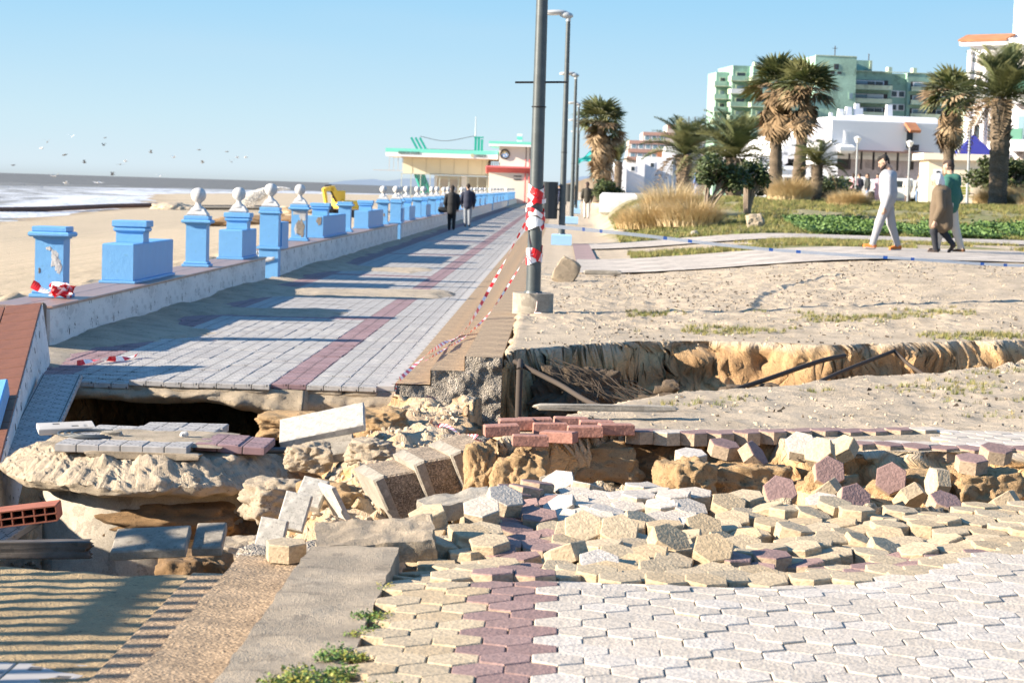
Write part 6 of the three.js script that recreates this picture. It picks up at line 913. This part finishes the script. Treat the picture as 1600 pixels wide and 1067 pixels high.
// ---------- excavator, pipes, gulls, tapes, near railing ----------
{
  const t = thing('excavator', 'yellow tracked excavator working on the beach', 'excavator', null, -17.6, -1.1, -178, -2.4), y = mat(.72, .47, .04, .5), k = mat(.03, .03, .03, .7);
  for (const s of [-.75, .75]) { const g = new THREE.Shape(); g.absarc(-1.3, .42, .42, Math.PI / 2, Math.PI * 1.5); g.absarc(1.3, .42, .42, -Math.PI / 2, Math.PI / 2); part('track', new THREE.ExtrudeGeometry(g, { depth: .5, bevelEnabled: true, bevelSize: .04, bevelThickness: .04, bevelSegments: 1 }).translate(0, 0, s - .25), k, t); }
  part('body', merge([bx(-1.5, 1.2, .95, 1.9, -1.1, 1.1, .12), bx(-1.9, -1.0, .95, 1.7, -1.1, 1.1, .2)]), y, t); const c = part('cab', bx(.0, 1.25, 1.9, 3.0, .1, 1.05, .08), y, t); part('window', merge([pbox(1.26, 1.28, 2.1, 2.9, .2, .95), pbox(.15, 1.1, 2.1, 2.85, 1.06, 1.08)]), mGlassDark, c);
  const seg = (a, b, w, h0, h1) => { const d = b.clone().sub(a), L = d.length(), s = new THREE.Shape([[0, -h0 / 2], [L, -h1 / 2], [L, h1 / 2], [0, h0 / 2]].map(([p, q]) => new THREE.Vector2(p, q))), g = new THREE.ExtrudeGeometry(s, { depth: w, bevelEnabled: false }).translate(0, 0, -w / 2); g.rotateZ(Math.atan2(d.y, d.x)); return g.translate(a.x, a.y, a.z); };
  part('boom', merge([seg(V(1.1, 1.5, -.4), V(2.3, 3.35, -.4), .4, .55, .6), seg(V(2.2, 3.2, -.4), V(3.4, 3.1, -.4), .4, .6, .4)]), y, t); part('dipper_arm', seg(V(3.4, 3.2, -.4), V(3.0, 1.3, -.4), .3, .42, .3), y, t); part('hydraulic_ram', merge([rod(V(1.7, 1.7, -.4), V(2.5, 3.0, -.4), .09), rod(V(2.4, 3.6, -.4), V(3.3, 3.5, -.4), .08)]), k, t); const b = new THREE.Shape(); b.moveTo(0, 0); b.absarc(-.1, -.4, .5, 1.2, 4.4); b.lineTo(.3, -.6); b.closePath(); t.scale.setScalar(.72); part('bucket', new THREE.ExtrudeGeometry(b, { depth: .9, bevelEnabled: false }).translate(2.9, 1.25, -.85), k, t);
}
{
  const rust = mat(.30, .13, .07, .8, { map: rep(tConc, .3) }); single('pipeline', tube([V(-75, -2.5, -205), V(-60, -2.3, -232), V(-57, -2.15, -280), V(-53.5, -2.05, -300)], .30, 60, 10), rust, 'long rusty dredging pipe lying along the waterline', 'pipe'); single('pipeline', tube([V(-48, -2.15, -290), V(-40, -1.9, -285), V(-36, -1.9, -280)], .32, 30, 10), mBlack, 'black pipe end behind the sand mound', 'pipe');
  const m = single('sand_mound', lump(7, 2.2, 6, 91, .3, 5, .2), mPaleSand, 'mound of dredged sand where the two pipes meet', 'sand mound'); m.position.set(-50.5, -2.7, -284);
  for (const [x, z, w, h, s, l] of [[-24, -190, 14, 1.7, 93, 'churned sand bank beside the excavator'], [-18, -215, 22, 2.6, 96, 'brown sand bank behind the excavator']]) { const o = single('sand_bank', lump(w, h, w * .6, s, .5, 5, .3), s % 2 ? mBrownSand : mPaleSand, l, 'sand bank'); o.position.set(x, lerp(-.75, -2.45, sm(5, 34, -x)) - h * .12, z); }
  // jet of sandy water from the pipe: a spray of drops
  const r = rng(17), ms = []; for (let k = 0; k < 15000; k++) { const t = Math.pow(r(), .8), sp = .10 + .75 * t; ms.push(MX(lerp(-25.0, -29.0, t) + rr(-1, 1, r) * sp * .8, .95 - 1.9 * t * t + .55 * t + rr(-1, 1, r) * sp * .55, -200 + rr(-1, 1, r) * sp, 0, 0, 0, rr(.015, .05, r))); } stuff('water_spray', instanced(new THREE.IcosahedronGeometry(1, 0), mat(.80, .77, .72, .6), ms), 'jet of white spray thrown from a dredging pipe', 'spray');
  const gl = (s) => { const p = []; const w = (sg) => { p.push(-.06, .03, sg * .05, .10, .03, sg * .05, .04, .12 * s + .03, sg * .32, -.06, .03, sg * .05, .04, .12 * s + .03, sg * .32, -.09, .12 * s + .03, sg * .30, .04, .12 * s + .03, sg * .32, -.14, .04 * s + .05, sg * .68, -.09, .12 * s + .03, sg * .30); }; w(1); w(-1); return tris(p); };
  const mg = [mat(.70, .70, .70, .8, { side: THREE.DoubleSide }), mat(.16, .15, .14, .8, { side: THREE.DoubleSide })], wings = [gl(1.2), gl(-.4), gl(2.2)];
  [[-33.9, 4.33, -150], [-27.5, 2.78, -120], [-35.6, 3.89, -150], [-36, 3.44, -150], [-35.4, 2.2, -140], [-33, 2.56, -150], [-30.15, 2.73, -150], [-30.5, 2.5, -150], [-30.3, 3.5, -160], [-26.8, 3.1, -150], [-28.4, 3.93, -170], [-28.1, 2.94, -170], [-26.9, 3.52, -180], [-26.2, 3.85, -170], [-28.96, 1.78, -140], [-25.85, 1.79, -140], [-30.5, 1.59, -130], [-30.3, 1.6, -130], [-27.4, 1.23, -120], [-25.6, 1.32, -120], [-22.8, 2.9, -150], [-24, 3.4, -165], [-40, 5, -190], [-38, 4.2, -180]].forEach(([x, y, z], i) => { const t = thing('gull', i >= 16 && i < 20 ? 'white gull low over the surf' : 'small gull flying over the sea', 'gull', i >= 16 && i < 20 ? 'gulls low over the surf' : 'gulls in the sky', x, y, z, r() * 6.28), m = mg[i >= 16 && i < 20 ? 0 : (i % 3 === 0 ? 0 : 1)]; part('body', merge([tf(new THREE.SphereGeometry(.09, 10, 8), 0, 0, 0, 0, 0, 0, 2.1, .8, .8), tf(new THREE.SphereGeometry(.05, 8, 6), .19, .03, 0), tf(new THREE.ConeGeometry(.06, .2, 5), -.22, 0, 0, 0, 0, 1.57)]), m, t); part('wings', wings[i % 3], m, t); t.scale.setScalar(.62); t.rotation.z = rr(-.3, .3, r); t.rotation.order = 'YXZ'; });
}
{ // barrier tape
  const tr = tex(256, (u) => ((u * 2) % 1) < .5 ? [.86, .10, .14] : [.96, .94, .94], true, 4), tb = tex(256, (u) => ((u * 4 % 1) < .16 && u > .3 && u < .8) ? [.15, .45, .85] : [.95, .96, .97], true, 4);
  const mt = new THREE.MeshPhysicalMaterial({ map: rep(tr, 2.2, 1), roughness: .4, side: THREE.DoubleSide, transmission: .2, thickness: 0 }), mb = new THREE.MeshPhysicalMaterial({ map: rep(tb, .4, 1), roughness: .4, side: THREE.DoubleSide, transmission: .2, thickness: 0 });
  const tape = (pts, w, n, tw, m, label) => single('barrier_tape', ribbon(pts.map((p) => V(...p)), w, n, tw), m, label, 'tape', 'barrier tapes');
  tape([[-.40, 1.32, -24.97], [-.75, .62, -24.6], [-.98, .19, -23.2], [-1.12, .165, -21.4], [-1.20, .165, -19.6], [-1.33, .06, -18.5]], .034, 160, 9, mt, 'red and white tape sagging from the lamp post along the steps');
  tape([[-.37, .95, -24.95], [-.70, .40, -24.2], [-.93, .18, -22.6], [-1.05, .17, -20.8], [-1.16, .168, -19.2]], .02, 120, 14, mt, 'second thin tape lying along the steps');
  tape([[-1.35, .03, -18.43], [-1.36, -.15, -18.36], [-1.06, -.20, -17.4], [-.80, -.05, -16.0], [-.62, .05, -14.5], [-.45, .26, -12.65]], .035, 90, 7, mt, 'torn tape hanging off the broken steps into the ravine');
  tape([[-.18, 1.30, -24.95], [1.06, 1.14, -29], [3.05, .93, -32], [5.44, .80, -34], [7.44, .72, -35], [9.5, .78, -36]], .045, 140, .0, mb, 'white and blue tape stretched from the lamp post across the path');
  // wound round the post
  const wrap = (y0, y1, turns, r, w, m, label, ph = 0) => { const p = []; for (let k = 0; k <= turns * 14; k++) { const a = k / 14 * 6.283 + ph; p.push(V(-.285 + Math.cos(a) * r, .3 + lerp(y0, y1, k / (turns * 14)) + .03 * Math.sin(a * 1.7), -25 + Math.sin(a) * r)); } return single('barrier_tape', ribbon(p, w, turns * 28, 0), m, label, 'tape', 'barrier tapes'); };
  const rot = (g) => g; wrap(1.30, 1.42, 3, .092, .09, mt, 'red and white tape wound tightly at the top of the wrapping'); wrap(1.28, .98, 2, .11, .05, mt, 'loose red and white tape criss-crossing the lamp post', 1); wrap(.98, 1.34, 2, .115, .05, mt, 'second loose tape crossing the lamp post', 2.5); wrap(1.0, 1.06, 2, .10, .08, mb, 'white and blue tape wound round the lamp post', .5); wrap(.60, .70, 2, .094, .10, mt, 'red tape knotted low on the lamp post', .3);
  const r = rng(23), loops = []; for (let k = 0; k < 9; k++) { const a = r() * 6.28, p = []; for (let i = 0; i < 5; i++) p.push(V(rr(-.12, .12, r), rr(0, .13, r), rr(-.1, .1, r))); loops.push(ribbon(p, .05, 24, 4)); } const b = single('tape_bundle', merge(loops), mt, 'crumpled red and white tape at the foot of the nearest blue pillar', 'tape'); b.position.set(-5.20, .44, -22.66);
  single('barrier_tape', ribbon([V(-5.535, .56, -22.735), V(-5.4, .50, -22.735), V(-5.2, .48, -22.735)], .09, 12, 1.57), mt, 'red and white tape across the foot of the nearest blue pillar', 'tape', 'barrier tapes');
  const m2 = single('tape_scrap', ribbon([V(-4.35, .012, -19.6), V(-4.2, .03, -19.9), V(-4.05, .012, -20.3), V(-3.98, .03, -20.6)], .05, 20, 6), mt, 'scrap of red and white tape on the promenade near the wall', 'tape');
  const c = tube([V(-.24, .53, -24.92), V(-.235, .42, -24.765), V(-.245, .33, -24.76), V(-.26, .31, -24.72), V(-.18, .31, -24.66)], .006, 30, 6); single('cord', c, mat(.72, .55, .50, .8), 'pale cord hanging down the round lamp base', 'cord');
}
{ // the near balustrade that still stands outside the picture at left; its bars cast the striped shadow
  const t = thing('near_railing', 'upright-bar railing of the near sea wall, beyond the left edge', 'railing', null, 0, 0, 0); part('wall', pbox(-5.62, -5.0, -1.6, .42, -10.2, -3), mWallWhite, t); const g = muv(new THREE.CylinderGeometry(.038, .038, 1.12, 10)); for (let z = -4.2; z > -10.1; z -= .165) { const o = part('bar', g, mBlue, t); o.position.set(-5.3, .97, z); } part('rail', pbox(-5.33, -5.27, 1.31, 1.37, -9.6, -7.2), mBlue, t, 'broken piece of rail'); part('rail', pbox(-5.33, -5.27, .50, .54, -10.15, -4), mBlue, t);
}
renderer.render(scene, camera);
